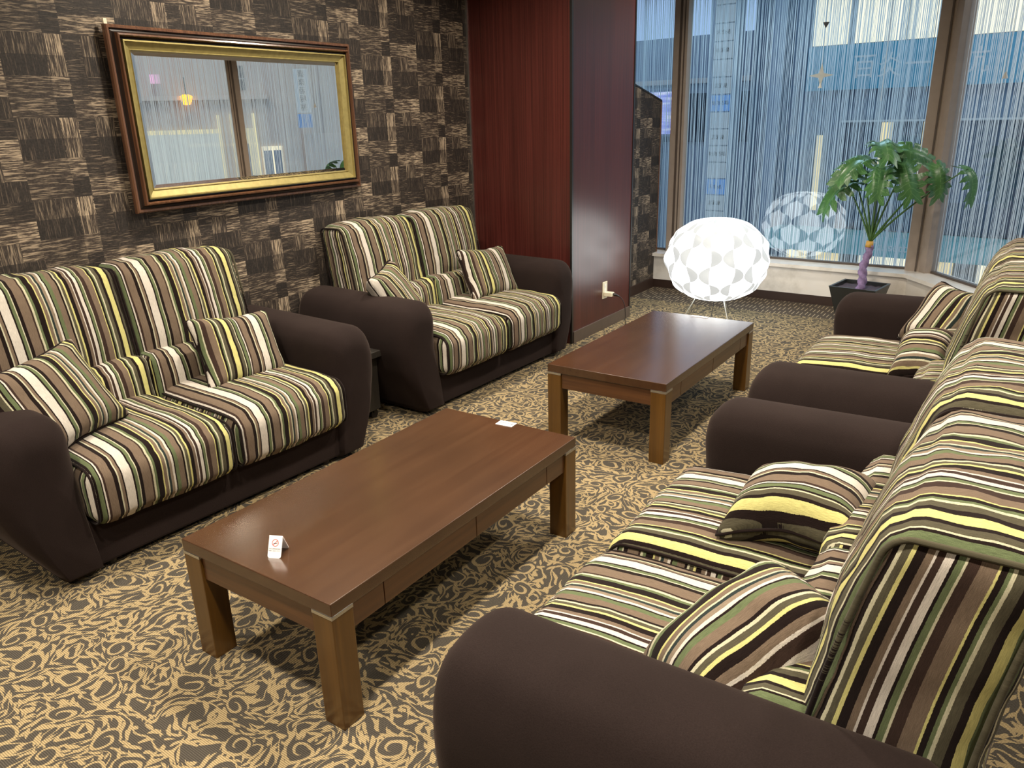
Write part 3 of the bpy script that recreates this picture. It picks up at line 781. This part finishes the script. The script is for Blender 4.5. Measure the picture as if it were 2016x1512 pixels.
def text_part(name, body, size, mat, parent, loc, rot, ext=.0001, align='CENTER'):
    cu = bpy.data.curves.new(name, 'FONT'); cu.body = body; cu.size = size; cu.extrude = ext; cu.align_x = align; cu.align_y = 'CENTER'
    tmp = bpy.data.objects.new(name, cu); C.objects.link(tmp)
    dg = bpy.context.evaluated_depsgraph_get(); me = bpy.data.meshes.new_from_object(tmp.evaluated_get(dg))
    bpy.data.objects.remove(tmp); me.materials.clear(); me.materials.append(mat)
    o = bpy.data.objects.new(name, me); C.objects.link(o); o.parent = parent; o.location = loc; o.rotation_euler = rot
    return o
# folded acrylic no-smoking tent ------------------------------------
tn = thing('no_smoking_sign', 'white folded no-smoking sign on the near end of the foreground table', 'sign', (-1.592, 1.163, .386), math.radians(24)); tn.scale = (1.14, 1.14, 1.14)
def leaf_panel(w_, h_, th, ang, y_sign):
    bm = bmesh.new(); pts = []
    rr = .005
    for cx, cz, a0 in ((w_/2-rr, h_-.001, None), (-w_/2+rr, h_-.001, None)):
        pass
    outline = [(w_/2, h_), (-w_/2, h_), (-w_/2, rr), (-w_/2+rr*.3, rr*.3), (-w_/2+rr, 0), (w_/2-rr, 0), (w_/2-rr*.3, rr*.3), (w_/2, rr)]
    f_ = [bm.verts.new((x, 0, z)) for x, z in outline]; b2 = [bm.verts.new((x, th, z)) for x, z in outline]
    bm.faces.new(f_); bm.faces.new(b2[::-1])
    for i in range(len(outline)): bm.faces.new((f_[i], f_[(i+1) % 8], b2[(i+1) % 8], b2[i]))
    bmesh.ops.recalc_face_normals(bm, faces=bm.faces)
    return bm
TW, TH = .034, .052; ta = math.radians(27)
fp = obj('front_panel', leaf_panel(TW, TH, .0015, 0, 1), M_PAPER, tn); fp.location = (0, -.0235, 0); fp.rotation_euler = (-ta, 0, 0)
bp = obj('back_panel', leaf_panel(TW, TH, .0015, 0, 1), M_PAPER, tn); bp.location = (0, .0235, 0); bp.rotation_euler = (ta, 0, 0)
def ring2d(bm, r0, r1, cx, cz, y, n=28):
    a = [bm.verts.new((cx+r0*math.cos(2*PI*k/n), y, cz+r0*math.sin(2*PI*k/n))) for k in range(n)]; b = [bm.verts.new((cx+r1*math.cos(2*PI*k/n), y, cz+r1*math.sin(2*PI*k/n))) for k in range(n)]
    for k in range(n): bm.faces.new((a[k], a[(k+1) % n], b[(k+1) % n], b[k]))
bm = bmesh.new(); ring2d(bm, .0072, .0086, 0, .036, -.0003)
v = [bm.verts.new((x, -.0003, z)) for x, z in ((-.0058, .0308), (-.0048, .0298), (.0058, .0412), (.0048, .0422))]; bm.faces.new(v)
obj('prohibition_symbol', bm, M_RED, fp)
bm = box(-.0048, .0035, -.0005, -.0002, .0338, .0352); bx(bm, .0040, .0050, -.0005, -.0002, .0338, .0352); bx(bm, .0040, .0046, -.0005, -.0002, .0365, .0395)
obj('cigarette_symbol', bm, M_INK, fp)
text_part('lettering', 'NO SMOKING', .0046, M_INK, fp, (0, -.0003, .0218), (PI/2, 0, 0), .00005)
text_part('lettering', '禁煙にご協力ください', .0030, M_INK, fp, (0, -.0003, .0170), (PI/2, 0, 0), .00005)
# small label cards lying at the tables' far edges
cd = thing('table_card', 'small white card with dark lettering at the far edge of the foreground table', 'card', (-1.585, 2.262, .386), math.radians(4), None)
obj('card', box(-.036, .036, -.021, .021, 0, .002, bev=.0008), M_PAPER, cd)
text_part('lettering', '3名2.4', .023, M_INK, cd, (-.002, 0, .0022), (0, 0, 0), .0001)
cd = obj('table_card', box(-.05, .05, -.014, .014, 0, .002, bev=.0008), M_PAPER); cd.location = (-1.55, 4.190, .386)
tag(cd, 'small plain white card at the lamp end of the farther table', 'card')

# ------------------------------------------------------------------ side table between the left sofas
st = thing('side_table', 'low black ash side cabinet squeezed between the two left sofas', 'side table', (-2.99, 2.665, 0))
obj('tabletop', box(-.26, .27, -.135, .165, .352, .386, bev=.003), M_SHELF, st)
obj('body', box(-.24, .225, -.12, .12, .055, .340, bev=.002), M_SHELF, st)
obj('top_rail', box(-.25, .235, -.125, .13, .335, .352), M_BLACK, st)
for sx in (-.2, .19):
    for sy in (-.10, .10):
        bm = bmesh.new(); tube(bm, [(sx-.008, sy, .024), (sx+.008, sy, .024)], .024, 16); bx(bm, sx-.013, sx+.013, sy-.01, sy+.01, .03, .056)
        obj('castor', bm, M_BLACK, st)

# ------------------------------------------------------------------ outlet, plug and cord
ot = thing('wall_outlet', 'ivory double wall outlet low on the mahogany pillar', 'outlet', (PX, 4.985, .29))
obj('cover_plate', box(0, .006, -.035, .035, -.062, .062, bev=.002), M_IVORY, ot)
obj('socket_insert', box(.006, .0085, -.012, .012, -.045, .045, bev=.001), M_WHITE, ot)
for dz in (.026, .018, -.005): obj('slot', box(.0085, .0088, -.006, -.0045, dz, dz+.006), M_INK, ot)
pl = thing('power_plug', 'white adapter plug with black cord in the pillar outlet', 'plug', (PX+.0085, 4.985, .262))
obj('adapter', box(0, .062, -.024, .024, -.014, .016, bev=.004), M_IVORY, pl)
bm = bmesh.new(); tube(bm, [(.060, .002, .002), (.075, .012, -.002), (.098, .028, -.014)], [.009, .010, .005], 10); obj('plug_body', bm, M_CORD, pl, True)
pts = [(-2.475, 5.013, .248), (-2.455, 5.03, .225), (-2.44, 5.045, .17), (-2.435, 5.05, .10), (-2.435, 5.05, .04), (-2.42, 5.06, .006), (-2.37, 5.12, .005), (-2.30, 5.17, .005), (-2.16, 5.10, .005), (-2.02, 5.16, .005), (-1.95, 5.35, .005), (-1.955, 5.50, .012), (-1.956, 5.56, .10), (-1.956, 5.58, .20)]
cv = []
for i in range(len(pts)-1):
    p0 = Vector(pts[max(0, i-1)]); p1 = Vector(pts[i]); p2 = Vector(pts[i+1]); p3 = Vector(pts[min(len(pts)-1, i+2)])
    for k in range(6):
        s_ = k/6; cv.append(.5*((2*p1)+(-p0+p2)*s_+(2*p0-5*p1+4*p2-p3)*s_*s_+(-p0+3*p1-3*p2+p3)*s_**3))
bm = tube(bmesh.new(), cv, .0028, 7)
tag(obj('lamp_cord', bm, M_CORD, None, True), 'thin black cord running from the pillar outlet across the carpet to the lamp', 'cord')

# ------------------------------------------------------------------ lamp
LC = Vector((-1.956, 5.58, 0)); lt = thing('floor_lamp', 'glowing white globe lamp of overlapping petals on thin wire legs', 'lamp', LC)
bm = bmesh.new(); uvl = bm.loops.layers.uv.new('UVMap'); NU, NV, NS, NR = 168, 96, 14, 8.0
RH, RV, ZC = .368, .300, .470
grid = []
for j in range(NV+1):
    th = (.055 + .89*j/NV)*PI; row = []
    for i in range(NU):
        ph = 2*PI*i/NU; u = ph/(2*PI)*NS; v = (th/PI-.5)*NR
        k = round(u); sg = 1 if k % 2 == 0 else -1
        d = (u-k)*sg; wv = .47*math.sin(v*PI)
        bump_ = .5+.5*math.cos(2*PI*(u/2)+ (0))*math.cos(v*PI+0)
        st_ = math.sin(th)
        rr = 1 + .10*(bump_-.5)*st_ 
        x = RH*st_**.80*rr; c_ = math.cos(th); z = -RV*math.copysign(abs(c_)**.93, c_)
        row.append(bm.verts.new((x*math.cos(ph), x*math.sin(ph), ZC+ -z*(1 if True else 1))))
    grid.append(row)
for j in range(NV):
    for i in range(NU):
        f = bm.faces.new((grid[j][i], grid[j+1][i], grid[j+1][(i+1) % NU], grid[j][(i+1) % NU]))
        for l, (a, b2) in zip(f.loops, ((i, j), (i, j+1), (i+1, j+1), (i+1, j))):
            l[uvl].uv = (a/NU*NS, ((.055+.89*b2/NV)-.5)*NR)
bmesh.ops.recalc_face_normals(bm, faces=bm.faces)
obj('lamp_shade', bm, M_LAMP, lt, True)
for a in (200, 320, 80):
    r_ = math.radians(a); c_, s_ = math.cos(r_), math.sin(r_)
    bm = tube(bmesh.new(), [(.06*c_, .06*s_, .30), (.13*c_, .13*s_, .19), (.225*c_, .225*s_, .004)], .0038, 8); obj('leg', bm, M_WIRE, lt, True)
bm = tube(bmesh.new(), [(0, 0, .28), (0, 0, .50)], .012, 10); obj('lamp_holder', bm, M_WIRE, lt)

# ------------------------------------------------------------------ plant
PB = Vector((-1.04, 6.10, 0)); pt = thing('potted_philodendron', 'tall philodendron with split leaves and lilac-wrapped stem in a black square pot', 'plant', PB, 0)
bm = bmesh.new(); q = math.radians(-8)
def sq(h, z): return [bm.verts.new((h*(sx*math.cos(q)-sy*math.sin(q)), h*(sx*math.sin(q)+sy*math.cos(q)), z)) for sx, sy in ((-1, -1), (1, -1), (1, 1), (-1, 1))]
rg = [sq(.105, 0), sq(.165, .262), sq(.168, .266), sq(.150, .266), sq(.148, .235)]
for A, B in zip(rg, rg[1:]):
    for k in range(4): bm.faces.new((A[k], A[(k+1) % 4], B[(k+1) % 4], B[k]))
bm.faces.new(rg[0][::-1]); bmesh.ops.recalc_face_normals(bm, faces=bm.faces)
obj('pot', bm, M_POT, pt)
bm = bmesh.new(); bm.faces.new(sq(.149, .238)); bmesh.ops.subdivide_edges(bm, edges=bm.edges, cuts=10, use_grid_fill=True)
for v in bm.verts: v.co.z += noise.noise(v.co*30)*.01
obj('soil', bm, M_SOIL, pt, True)
S0 = Vector((0, 0, .22)); S1_ = Vector((.03, 0, .56))
# lilac yarn wrap, twisted ridges
bm = bmesh.new(); rings = []; NSg = 40; Ns = 14
for j in range(NSg+1):
    f = j/NSg; c = S0.lerp(S1_, f) + Vector((.008*math.sin(f*9), 0, 0)); ring = []
    for k in range(Ns):
        a = 2*PI*k/Ns; rr = .031+.005*math.sin(a*2+f*34)+.002*math.sin(a*5+f*70) - .006*f
        ring.append(bm.verts.new(c+Vector((rr*math.cos(a), rr*math.sin(a), 0))))
    rings.append(ring)
for A, B in zip(rings, rings[1:]):
    for k in range(Ns): bm.faces.new((A[k], A[(k+1) % Ns], B[(k+1) % Ns], B[k]))
bm.faces.new(rings[-1]); obj('wrapped_stem', bm, M_PURP, pt, True)
bm = tube(bmesh.new(), [(S1_.x, 0, .548), (S1_.x+.002, 0, .59)], [.028, .024], 14); obj('tape', bm, M_TAPE, pt, True)
def leaf_mesh(R, seed, droop):
    """deeply lobed leaf in its own plane: stem joint at origin, tip along +y"""
    rnd = random.Random(seed); bm = bmesh.new(); uvl = bm.loops.layers.uv.new('UVMap')
    L = R*1.9; nl = 7
    def bend(x, y):
        rr = math.hypot(x, y-.2*R)
        return Vector((x, y, -droop*rr*rr/R + .10*abs(x) - .0*y + .012*math.sin(x*60+seed)))
    def strip(pts, us):
        """pts: list of (left, right) rows"""
        prev = None
        for (a, b) in pts:
            m_ = ((a[0]+b[0])/2, (a[1]+b[1])/2)
            row = [bm.verts.new(bend(*p)) for p in (a, m_, b)]
            if prev:
                for k in (0, 1):
                    try: f = bm.faces.new((prev[k], prev[k+1], row[k+1], row[k]))
                    except ValueError: continue
                    uu = ((k*.5, 0), (k*.5+.5, 0), (k*.5+.5, 1), (k*.5, 1))
                    for l, w_ in zip(f.loops, uu): l[uvl].uv = w_
            prev = row
    # central blade
    rows = []
    for k in range(15):
        f = k/14; y = -.10*R + f*(L*1.0); wd = R*(.30*math.sin(PI*min(1, f*.97+.03))**.6+.02) * (1-.45*f)
        if f > .8: wd *= (1-(f-.8)/.2*.8)
        rows.append(((-wd, y), (wd, y)))
    strip(rows, None)
    # lobes
    for s_ in (-1, 1):
        for k in range(nl):
            f = k/(nl-1); y0 = -.06*R + f*L*.80
            ang = math.radians(-58 + 100*f + rnd.uniform(-5, 5)); ln = R*(.78+.34*math.sin(PI*(.12+.75*f)))*(1-.32*f)*rnd.uniform(.92, 1.08)
            dx, dy = math.cos(ang)*s_, math.sin(ang); px, py = -dy*s_, dx*s_
            rws = []
            for m_ in range(8):
                g = m_/7; w_ = R*.135*(.75+.75*math.sin(PI*min(1, g*1.0))**.8)*(1.0 if g < .8 else (1-(g-.8)/.2)*.9+.08)*(1-.2*f)
                wob = 1+.22*math.sin(g*13+k)
                cx, cy = dx*ln*g, y0+dy*ln*g + .06*R*g*g
                rws.append(((cx-px*w_*wob, cy-py*w_*wob), (cx+px*w_, cy+py*w_)))
            strip(rws, None)
            # side tooth on larger lobes
            if k < nl-1:
                ang2 = ang+math.radians(30); dx2, dy2 = math.cos(ang2)*s_, math.sin(ang2); px2, py2 = -dy2*s_, dx2*s_; rw2 = []
                for m_ in range(5):
                    g = m_/4; w_ = R*.10*(1-g*.7); rw2.append(((dx*ln*.5+dx2*ln*.36*g-px2*w_, y0+dy*ln*.5+dy2*ln*.36*g-py2*w_), (dx*ln*.5+dx2*ln*.36*g+px2*w_, y0+dy*ln*.5+dy2*ln*.36*g+py2*w_)))
                strip(rw2, None)
    bmesh.ops.recalc_face_normals(bm, faces=bm.faces)
    return bm
def frond(end, tipdir, nrm, R, droop, seed, sag=.05):
    """petiole from the crown to `end` (plant-local), leaf blade continuing along tipdir with normal nrm"""
    E_ = Vector(end); st_ = Vector((.035, 0, .585)) + Vector((noise.noise(Vector((seed, 0, 0)))*.02, noise.noise(Vector((0, seed, 0)))*.02, 0))
    mid = st_.lerp(E_, .5); mid = Vector((mid.x, mid.y, mid.z+.02)) - Vector((E_.x-st_.x, E_.y-st_.y, 0))*sag
    pts_ = []
    for k in range(13):
        s_ = k/12; pts_.append(st_*(1-s_)**2+mid*2*s_*(1-s_)+E_*s_*s_)
    stem = obj('petiole', tube(bmesh.new(), pts_, [.0085-.0045*k/12 for k in range(13)], 8), M_STEM, pt, True)
    lf = obj('leaf', leaf_mesh(R, seed, droop), M_LEAF, pt, True)
    y_ = Vector(tipdir).normalized(); z_ = Vector(nrm); z_ = (z_-y_*z_.dot(y_)).normalized(); x_ = y_.cross(z_)
    Mx = Matrix((x_, y_, z_)).transposed().to_4x4(); Mx.translation = E_; lf.matrix_local = Mx
# (end point, tip direction, normal) in plant-local metres; the room is towards -y
frond((.035, .00, 1.285), (.35, -.93, -.02), (0, -.02, 1), 0.135, 0.38, 3)                # top
frond((-.07, -.02, 1.16), (-.50, -.70, -.25), (-.10, -.60, .75), 0.135, 0.31, 4)            # upper left
frond((-.17, -.02, 1.00), (-.65, -.35, -.45), (-.45, -.65, .55), 0.135, 0.43, 5)            # lower left
frond((-.14, .06, 1.05), (-.95, .10, -.20), (-.25, -.60, .75), 0.122, 0.37, 12)
frond((.06, -.10, 1.10), (.05, -.70, -.55), (0, -.80, .55), 0.113, 0.37, 6)                 # centre front
frond((.12, .05, 1.21), (.85, .15, .05), (.05, -.70, .75), 0.131, 0.34, 7)                 # upper right
frond((.20, -.04, 1.11), (.35, -.45, -.65), (.15, -.85, .45), 0.126, 0.31, 8)               # right
frond((.40, .02, 1.10), (.30, -.25, -.70), (.45, -.80, .35), 0.104, 0.43, 9)                # right 2
frond((.575, .02, 1.10), (.50, -.25, -.50), (.85, -.35, .35), 0.108, 0.50, 10, .12)         # far right

# ------------------------------------------------------------------ hanging ornament inside the window
on = thing('star_garland', 'thread garland with a pale star hanging inside the wide window', 'ornament', (-1.575, 6.575, 0))
obj('thread', box(-.0008, .0008, -.0008, .0008, 1.68, TOPZ), M_WHITE, on)
bm = bmesh.new(); pts = []
for k in range(8):
    a = PI/2+k*PI/4; r_ = .095 if k % 2 == 0 else .024; pts.append((r_*math.cos(a), r_*math.sin(a)*(.95)+1.745))
f_ = [bm.verts.new((x, -.003, z)) for x, z in pts]; b2 = [bm.verts.new((x, .003, z)) for x, z in pts]
bm.faces.new(f_); bm.faces.new(b2[::-1])
for k in range(8): bm.faces.new((f_[k], b2[k], b2[(k+1) % 8], f_[(k+1) % 8]))
bmesh.ops.recalc_face_normals(bm, faces=bm.faces)
M_STARP = varied('pearl_paper', (.55, .58, .55), .5); obj('star', bm, M_STARP, on)
def cone_bm(z0, z1, r0, r1, seg=12): return lathe(bmesh.new(), [(r0, z0), (r1, z1)], 0, 0, seg)
obj('dark_bead', cone_bm(2.075, 2.115, .001, .024, 4), varied('dark_bead', (.10, .09, .08), .4), on)
obj('bell', cone_bm(1.655, 1.69, .016, .004), M_WHITE, on)
for i, (x, z1, z0) in enumerate(((-1.13, TOPZ, 1.55), (-.835, TOPZ, 1.60))):
    g = obj('hanging_thread', box(x-.0012, x+.0012, 6.56, 6.562, z0, z1), M_WHITE)
    tag(g, ['single white thread hanging in the wide window midway to the corner post', 'single white thread hanging in the wide window beside the corner post'][i], 'thread')
g2 = thing('bell_ornament', 'small white bell on a thread at the right edge of the angled window', 'ornament', (G1+dR*.62-nR*.03).to_tuple())
obj('thread', box(-.0008, .0008, -.0008, .0008, 1.69, TOPZ), M_WHITE, g2); obj('bell', cone_bm(1.655, 1.695, .018, .004), M_WHITE, g2)

# ------------------------------------------------------------------ the street outside
GZ = -3.4
M_ASPH = varied('asphalt', (.09, .09, .10), .8); M_FB = varied('blue_grey_render', (.13, .17, .21), .8, scale=3); M_FB2 = varied('pale_render', (.30, .34, .38), .8, scale=3)
M_SD2 = varied('warm_pale_cladding', (.74, .60, .48), .8, scale=3)
M_FG = varied('grey_cladding', (.66, .54, .44), .8, scale=2); M_TEAL = varied('teal_sign_board', (.06, .27, .34), .5, amt=.1, scale=3); M_DKGL = varied('dark_window_glass', (.035, .05, .07), .15)
M_LITW = emit('lit_window', (1, .90, .66), 1.15); M_LITS = emit('lit_shopfront', (1, .80, .42), .9); M_AWN = varied('green_awning', (.15, .40, .37), .6)
M_SGN = emit('pale_sign_panel', (.62, .72, .76), .28); M_SGB = emit('blue_sign_panel', (.15, .35, .75), .5); M_LED = None
struct('floor_street', box(-40, 40, 7.4, 40, GZ-.1, GZ), M_ASPH, label='street outside')
struct('floor_pavement', box(5.2, 14, -14, 7.35, -1.27, -1.15), M_ASPH, label='pavement outside')
FR = math.atan2(-.1, 1)
fc = thing('shop_building', 'blue-grey building across the street with a teal sign band and lit upper windows', 'building', (0, 15, GZ), FR)
Z = lambda z: z-GZ
obj('wall', box(-4.35, 4.4, .3, 3.5, 0, Z(6.5)), M_FB, fc)
sb = obj('sign_band', box(-3.98, 4.4, .05, .3, Z(1.82), Z(2.55)), M_TEAL, fc)
text_part('lettering', '百炎一三坑', .42, M_SGN, sb, (-2.15, .045, Z(2.16)), (PI/2, 0, 0), .004)
for x0, x1 in ((-3.98, -3.40), (-3.26, -2.45), (-2.40, -1.50), (-1.44, -.55), (-.5, .5), (.6, 1.8)):
    wv = obj('upper_window', box(x0, x1, .22, .3, Z(2.58), Z(3.55)), M_LITW, fc)
obj('window_band', box(-3.3, 4.4, .2, .3, Z(-.6), Z(1.26)), M_DKGL, fc)
obj('lintel', box(-3.3, 4.4, .1, .3, Z(1.27), Z(1.30)), M_SGN, fc)
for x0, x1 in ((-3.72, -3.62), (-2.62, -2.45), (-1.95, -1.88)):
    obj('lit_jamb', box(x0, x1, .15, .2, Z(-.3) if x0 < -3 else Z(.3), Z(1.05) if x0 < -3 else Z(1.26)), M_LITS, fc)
obj('awning', box(-4.3, 4.4, -.5, .3, Z(-.96), Z(-.62)), M_AWN, fc)
text_part('lettering', 'Cassette', .2, M_SGN, fc, (-2.05, -.505, Z(-.79)), (PI/2, 0, 0), .004)
for x0, x1, m_ in ((-4.1, -3.75, M_LITS), (-3.55, -3.15, M_LITS), (-2.75, -1.9, M_LITW), (-1.7, -1.2, M_LITS), (-.8, .6, M_LITW), (1, 2.4, M_LITS)):
    obj('shop_window', box(x0, x1, .2, .3, Z(-2.9), Z(-.97)), m_, fc)
b2 = thing('tower_building', 'dark blue building between the sign tower and the teal sign building', 'building', (0, 15.2, GZ), FR)
obj('wall', box(-5.14, -4.37, 0.2, 4, 0, Z(6)), M_FB, b2)
obj('pilaster', box(-4.75, -4.5, .08, .2, 0, Z(6)), M_FB2, b2)
b3 = thing('low_building', 'low flat-roofed building at the left with the sky above it', 'building', (0, 15.6, GZ), FR)
obj('wall', box(-16, -5.28, .8, 4, 0, Z(3.05)), M_FB2, b3)
obj('cornice', box(-16, -5.28, .7, .8, Z(2.1), Z(2.2)), M_FG, b3)
obj('window_band', box(-16, -5.28, .75, .8, Z(.9), Z(1.9)), M_DKGL, b3)
tw = thing('sign_tower', 'tall vertical tower of small tenant signs beside the dark blue building', 'sign', (-5.45, 15.2, GZ), FR)
obj('mast', box(-.30, .26, .05, .35, 0, Z(6)), M_FB2, tw)
rs2 = random.Random(5)
for k in range(20):
    z0 = -2.2+k*.31; m_ = M_SGB if k in (7, 12) else M_SGN
    pn = obj('sign_panel', box(-.19, .19, 0, .05, Z(z0), Z(z0+.285)), m_, tw)
    if k % 3 != 2: text_part('lettering', rs2.choice(['居酒屋', '焼肉酒場', '味道楽', '和食処', '喫茶室']), .09, M_INK, pn, (0, -.003, Z(z0+.14)), (PI/2, 0, 0), .002)
def led_mat():
    t = NT('led_screen'); t.base((.1, .1, .15), .5); s = t.new('ShaderNodeSeparateXYZ'); t.l.new(t.coord(), s.inputs[0])
    n = t.noise(t.mapping(t.coord(), (1, 1, 7)), 2, 2); t.l.new(t.ramp(n, [(.3, (.12, .15, .75)), (.5, (.35, .38, .9)), (.65, (.8, .8, 1))]), t.b.inputs['Emission Color'])
    t.b.inputs['Emission Strength'].default_value = 1.0; return t.m
ld_ = thing('video_screen', 'glowing violet video screen outside, just above the low partition', 'screen', (-6.83, 15.68, 0), FR)
obj('screen', box(-.55, .16, 0, .1, 1.10, 1.92), led_mat(), ld_); obj('screen_frame', box(-.60, .20, .1, .3, 1.05, 1.97), M_FB, ld_)
obj('post', box(-.3, -.1, .12, .28, GZ, 1.06), M_FB, ld_)
# side street: what the mirror shows (facade parallel to the angled glass)
sd = thing('grey_building', 'grey building in the side street seen in the mirror, with a lit doorway', 'building', (0, 0, 0), math.atan2(dR.y, dR.x))
# local x runs along dR, local y = nR direction outward
n0 = nR.dot(Vector((CX, CY, 0))); x00 = dR.dot(Vector((CX, CY, 0))) - .5
D_ = n0+8.5
GP = -1.15
obj('wall', box(x00-1.2, x00+14, D_, D_+4, GP, 7), M_FG, sd)
obj('ledge', box(x00+.9, x00+14, D_-.15, D_, 1.98, 2.06), M_SD2, sd)
for x0, z0 in ((1.28, 2.15), (3.4, 2.5), (5.4, 2.5)):
    ww = obj('window', box(x00+x0, x00+x0+.30, D_-.03, D_, z0, z0+.45), M_DKGL, sd)
    obj('window_frame', box(x00+x0-.02, x00+x0+.32, D_-.05, D_-.03, z0+.2, z0+.23), M_FB2, ww)
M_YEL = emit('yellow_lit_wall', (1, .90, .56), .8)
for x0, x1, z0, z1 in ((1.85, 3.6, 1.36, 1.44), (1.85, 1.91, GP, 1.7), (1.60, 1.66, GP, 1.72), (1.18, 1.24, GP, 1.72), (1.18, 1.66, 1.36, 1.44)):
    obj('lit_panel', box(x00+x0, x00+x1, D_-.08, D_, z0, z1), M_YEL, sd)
obj('lit_doorway', box(x00+1.24, x00+1.60, D_-.05, D_, GP, 1.36), M_YEL, sd)
obj('door', box(x00+1.36, x00+1.50, D_-.08, D_-.05, GP, 1.15), M_FB2, sd)
M_COOL = emit('cool_lit_shop', (.80, .88, .84), .62)
obj('shop_window', box(x00+1.91, x00+6, D_-.05, D_, GP, 1.36), M_COOL, sd)
obj('lit_entrance', box(x00+.72, x00+1.12, D_-.05, D_, GP, 1.08), M_LITW, sd)
for k in (0, 1): obj('door_leaf', box(x00+.75+.19*k, x00+.90+.19*k, D_-.07, D_-.05, GP, 1.0), M_FB2, sd)
obj('pale_wall', box(x00-1.2, x00+.28, D_-.12, D_, GP, 1.30), M_SD2, sd)
bn = thing('vertical_banner', 'pale vertical banner sign with dark characters seen in the mirror', 'sign', (0, 0, 0), math.atan2(dR.y, dR.x))
obj('banner_panel', box(x00+.10, x00+.38, D_-.35, D_-.30, 1.70, 2.52), emit('banner_white', (.55, .66, .74), .5), bn)
for i, ch in enumerate('喜楽酒場屋'): text_part('lettering', ch, .14, M_INK, bn, (x00+.24, D_-.355, 2.42-i*.155), (PI/2, 0, 0), .003)
obj('blue_panel', box(x00+.10, x00+.38, D_-.35, D_-.30, 1.42, 1.68), M_SGB, bn)
obj('bracket', box(x00+.2, x00+.26, D_-.30, D_, 1.9, 1.94), M_BLACK, bn)
lo = (dR*(x00+2.40)+nR*(D_-.2))
ln = thing('paper_lantern', 'glowing amber lantern hanging outside, seen in the mirror', 'lantern', (lo.x, lo.y, 1.99))
bm = lathe(bmesh.new(), [(.03, -.10), (.07, -.09), (.10, -.02), (.12, .06), (.06, .09)], 0, 0, 10); obj('lantern_shade', bm, emit('amber_lantern', (1, .42, .02), 3.5), ln, True)
obj('hook', box(-.01, .01, -.01, .01, .09, .4), M_BLACK, ln)
po = (dR*(x00+2.9)+nR*(D_-.2)); pn = thing('pink_sign', 'small pink lit sign high on the grey building in the mirror', 'sign', (po.x, po.y, 2.36), math.atan2(dR.y, dR.x))
obj('sign_face', box(-.09, .09, -.02, .05, -.08, .08), emit('pink_light', (1, .55, .85), .9), pn); obj('bracket', box(-.02, .02, .05, .19, -.02, .02), M_BLACK, pn)
# passer-by on the pavement, seen small in the mirror
M_COAT = varied('dark_coat', (.05, .05, .06), .8); M_SKIN = varied('skin', (.45, .28, .20), .6)
pp = dR*(x00+1.36)+nR*(D_-.6)
bm = bmesh.new()
jo = [((0, 0, .95), .15), ((0, 0, 1.2), .16), ((0, 0, 1.42), .17), ((0, 0, 1.52), .06), ((0, 0, 1.62), .085), ((0, 0, 1.72), .09),
      ((.19, 0, 1.40), .065), ((.25, .02, 1.15), .05), ((.24, .08, .92), .04), ((-.19, 0, 1.40), .065), ((-.25, .02, 1.15), .05), ((-.24, .08, .92), .04),
      ((.09, 0, .88), .095), ((.10, .04, .48), .065), ((.10, 0, .06), .05), ((.10, .12, .04), .04), ((-.09, 0, .88), .095), ((-.10, -.03, .48), .065), ((-.10, -.06, .06), .05), ((-.10, .06, .04), .04)]
vs = [bm.verts.new(p) for p, r in jo]
for a, b in ((0, 1), (1, 2), (2, 3), (3, 4), (4, 5), (2, 6), (6, 7), (7, 8), (2, 9), (9, 10), (10, 11), (0, 12), (12, 13), (13, 14), (14, 15), (0, 16), (16, 17), (17, 18), (18, 19)): bm.edges.new((vs[a], vs[b]))
me = bpy.data.meshes.new('person'); bm.to_mesh(me); bm.free(); me.materials.append(M_COAT)
pe = bpy.data.objects.new('person', me); C.objects.link(pe); pe.location = (pp.x, pp.y, GP)
sk = pe.modifiers.new('skin', 'SKIN')
for i, (p, r) in enumerate(jo): me.skin_vertices[0].data[i].radius = (r, r*.8)
me.skin_vertices[0].data[0].use_root = True
pe.modifiers.new('sub', 'SUBSURF').levels = 1
tag(pe, 'person in a dark coat standing in the side street, seen in the mirror', 'person')
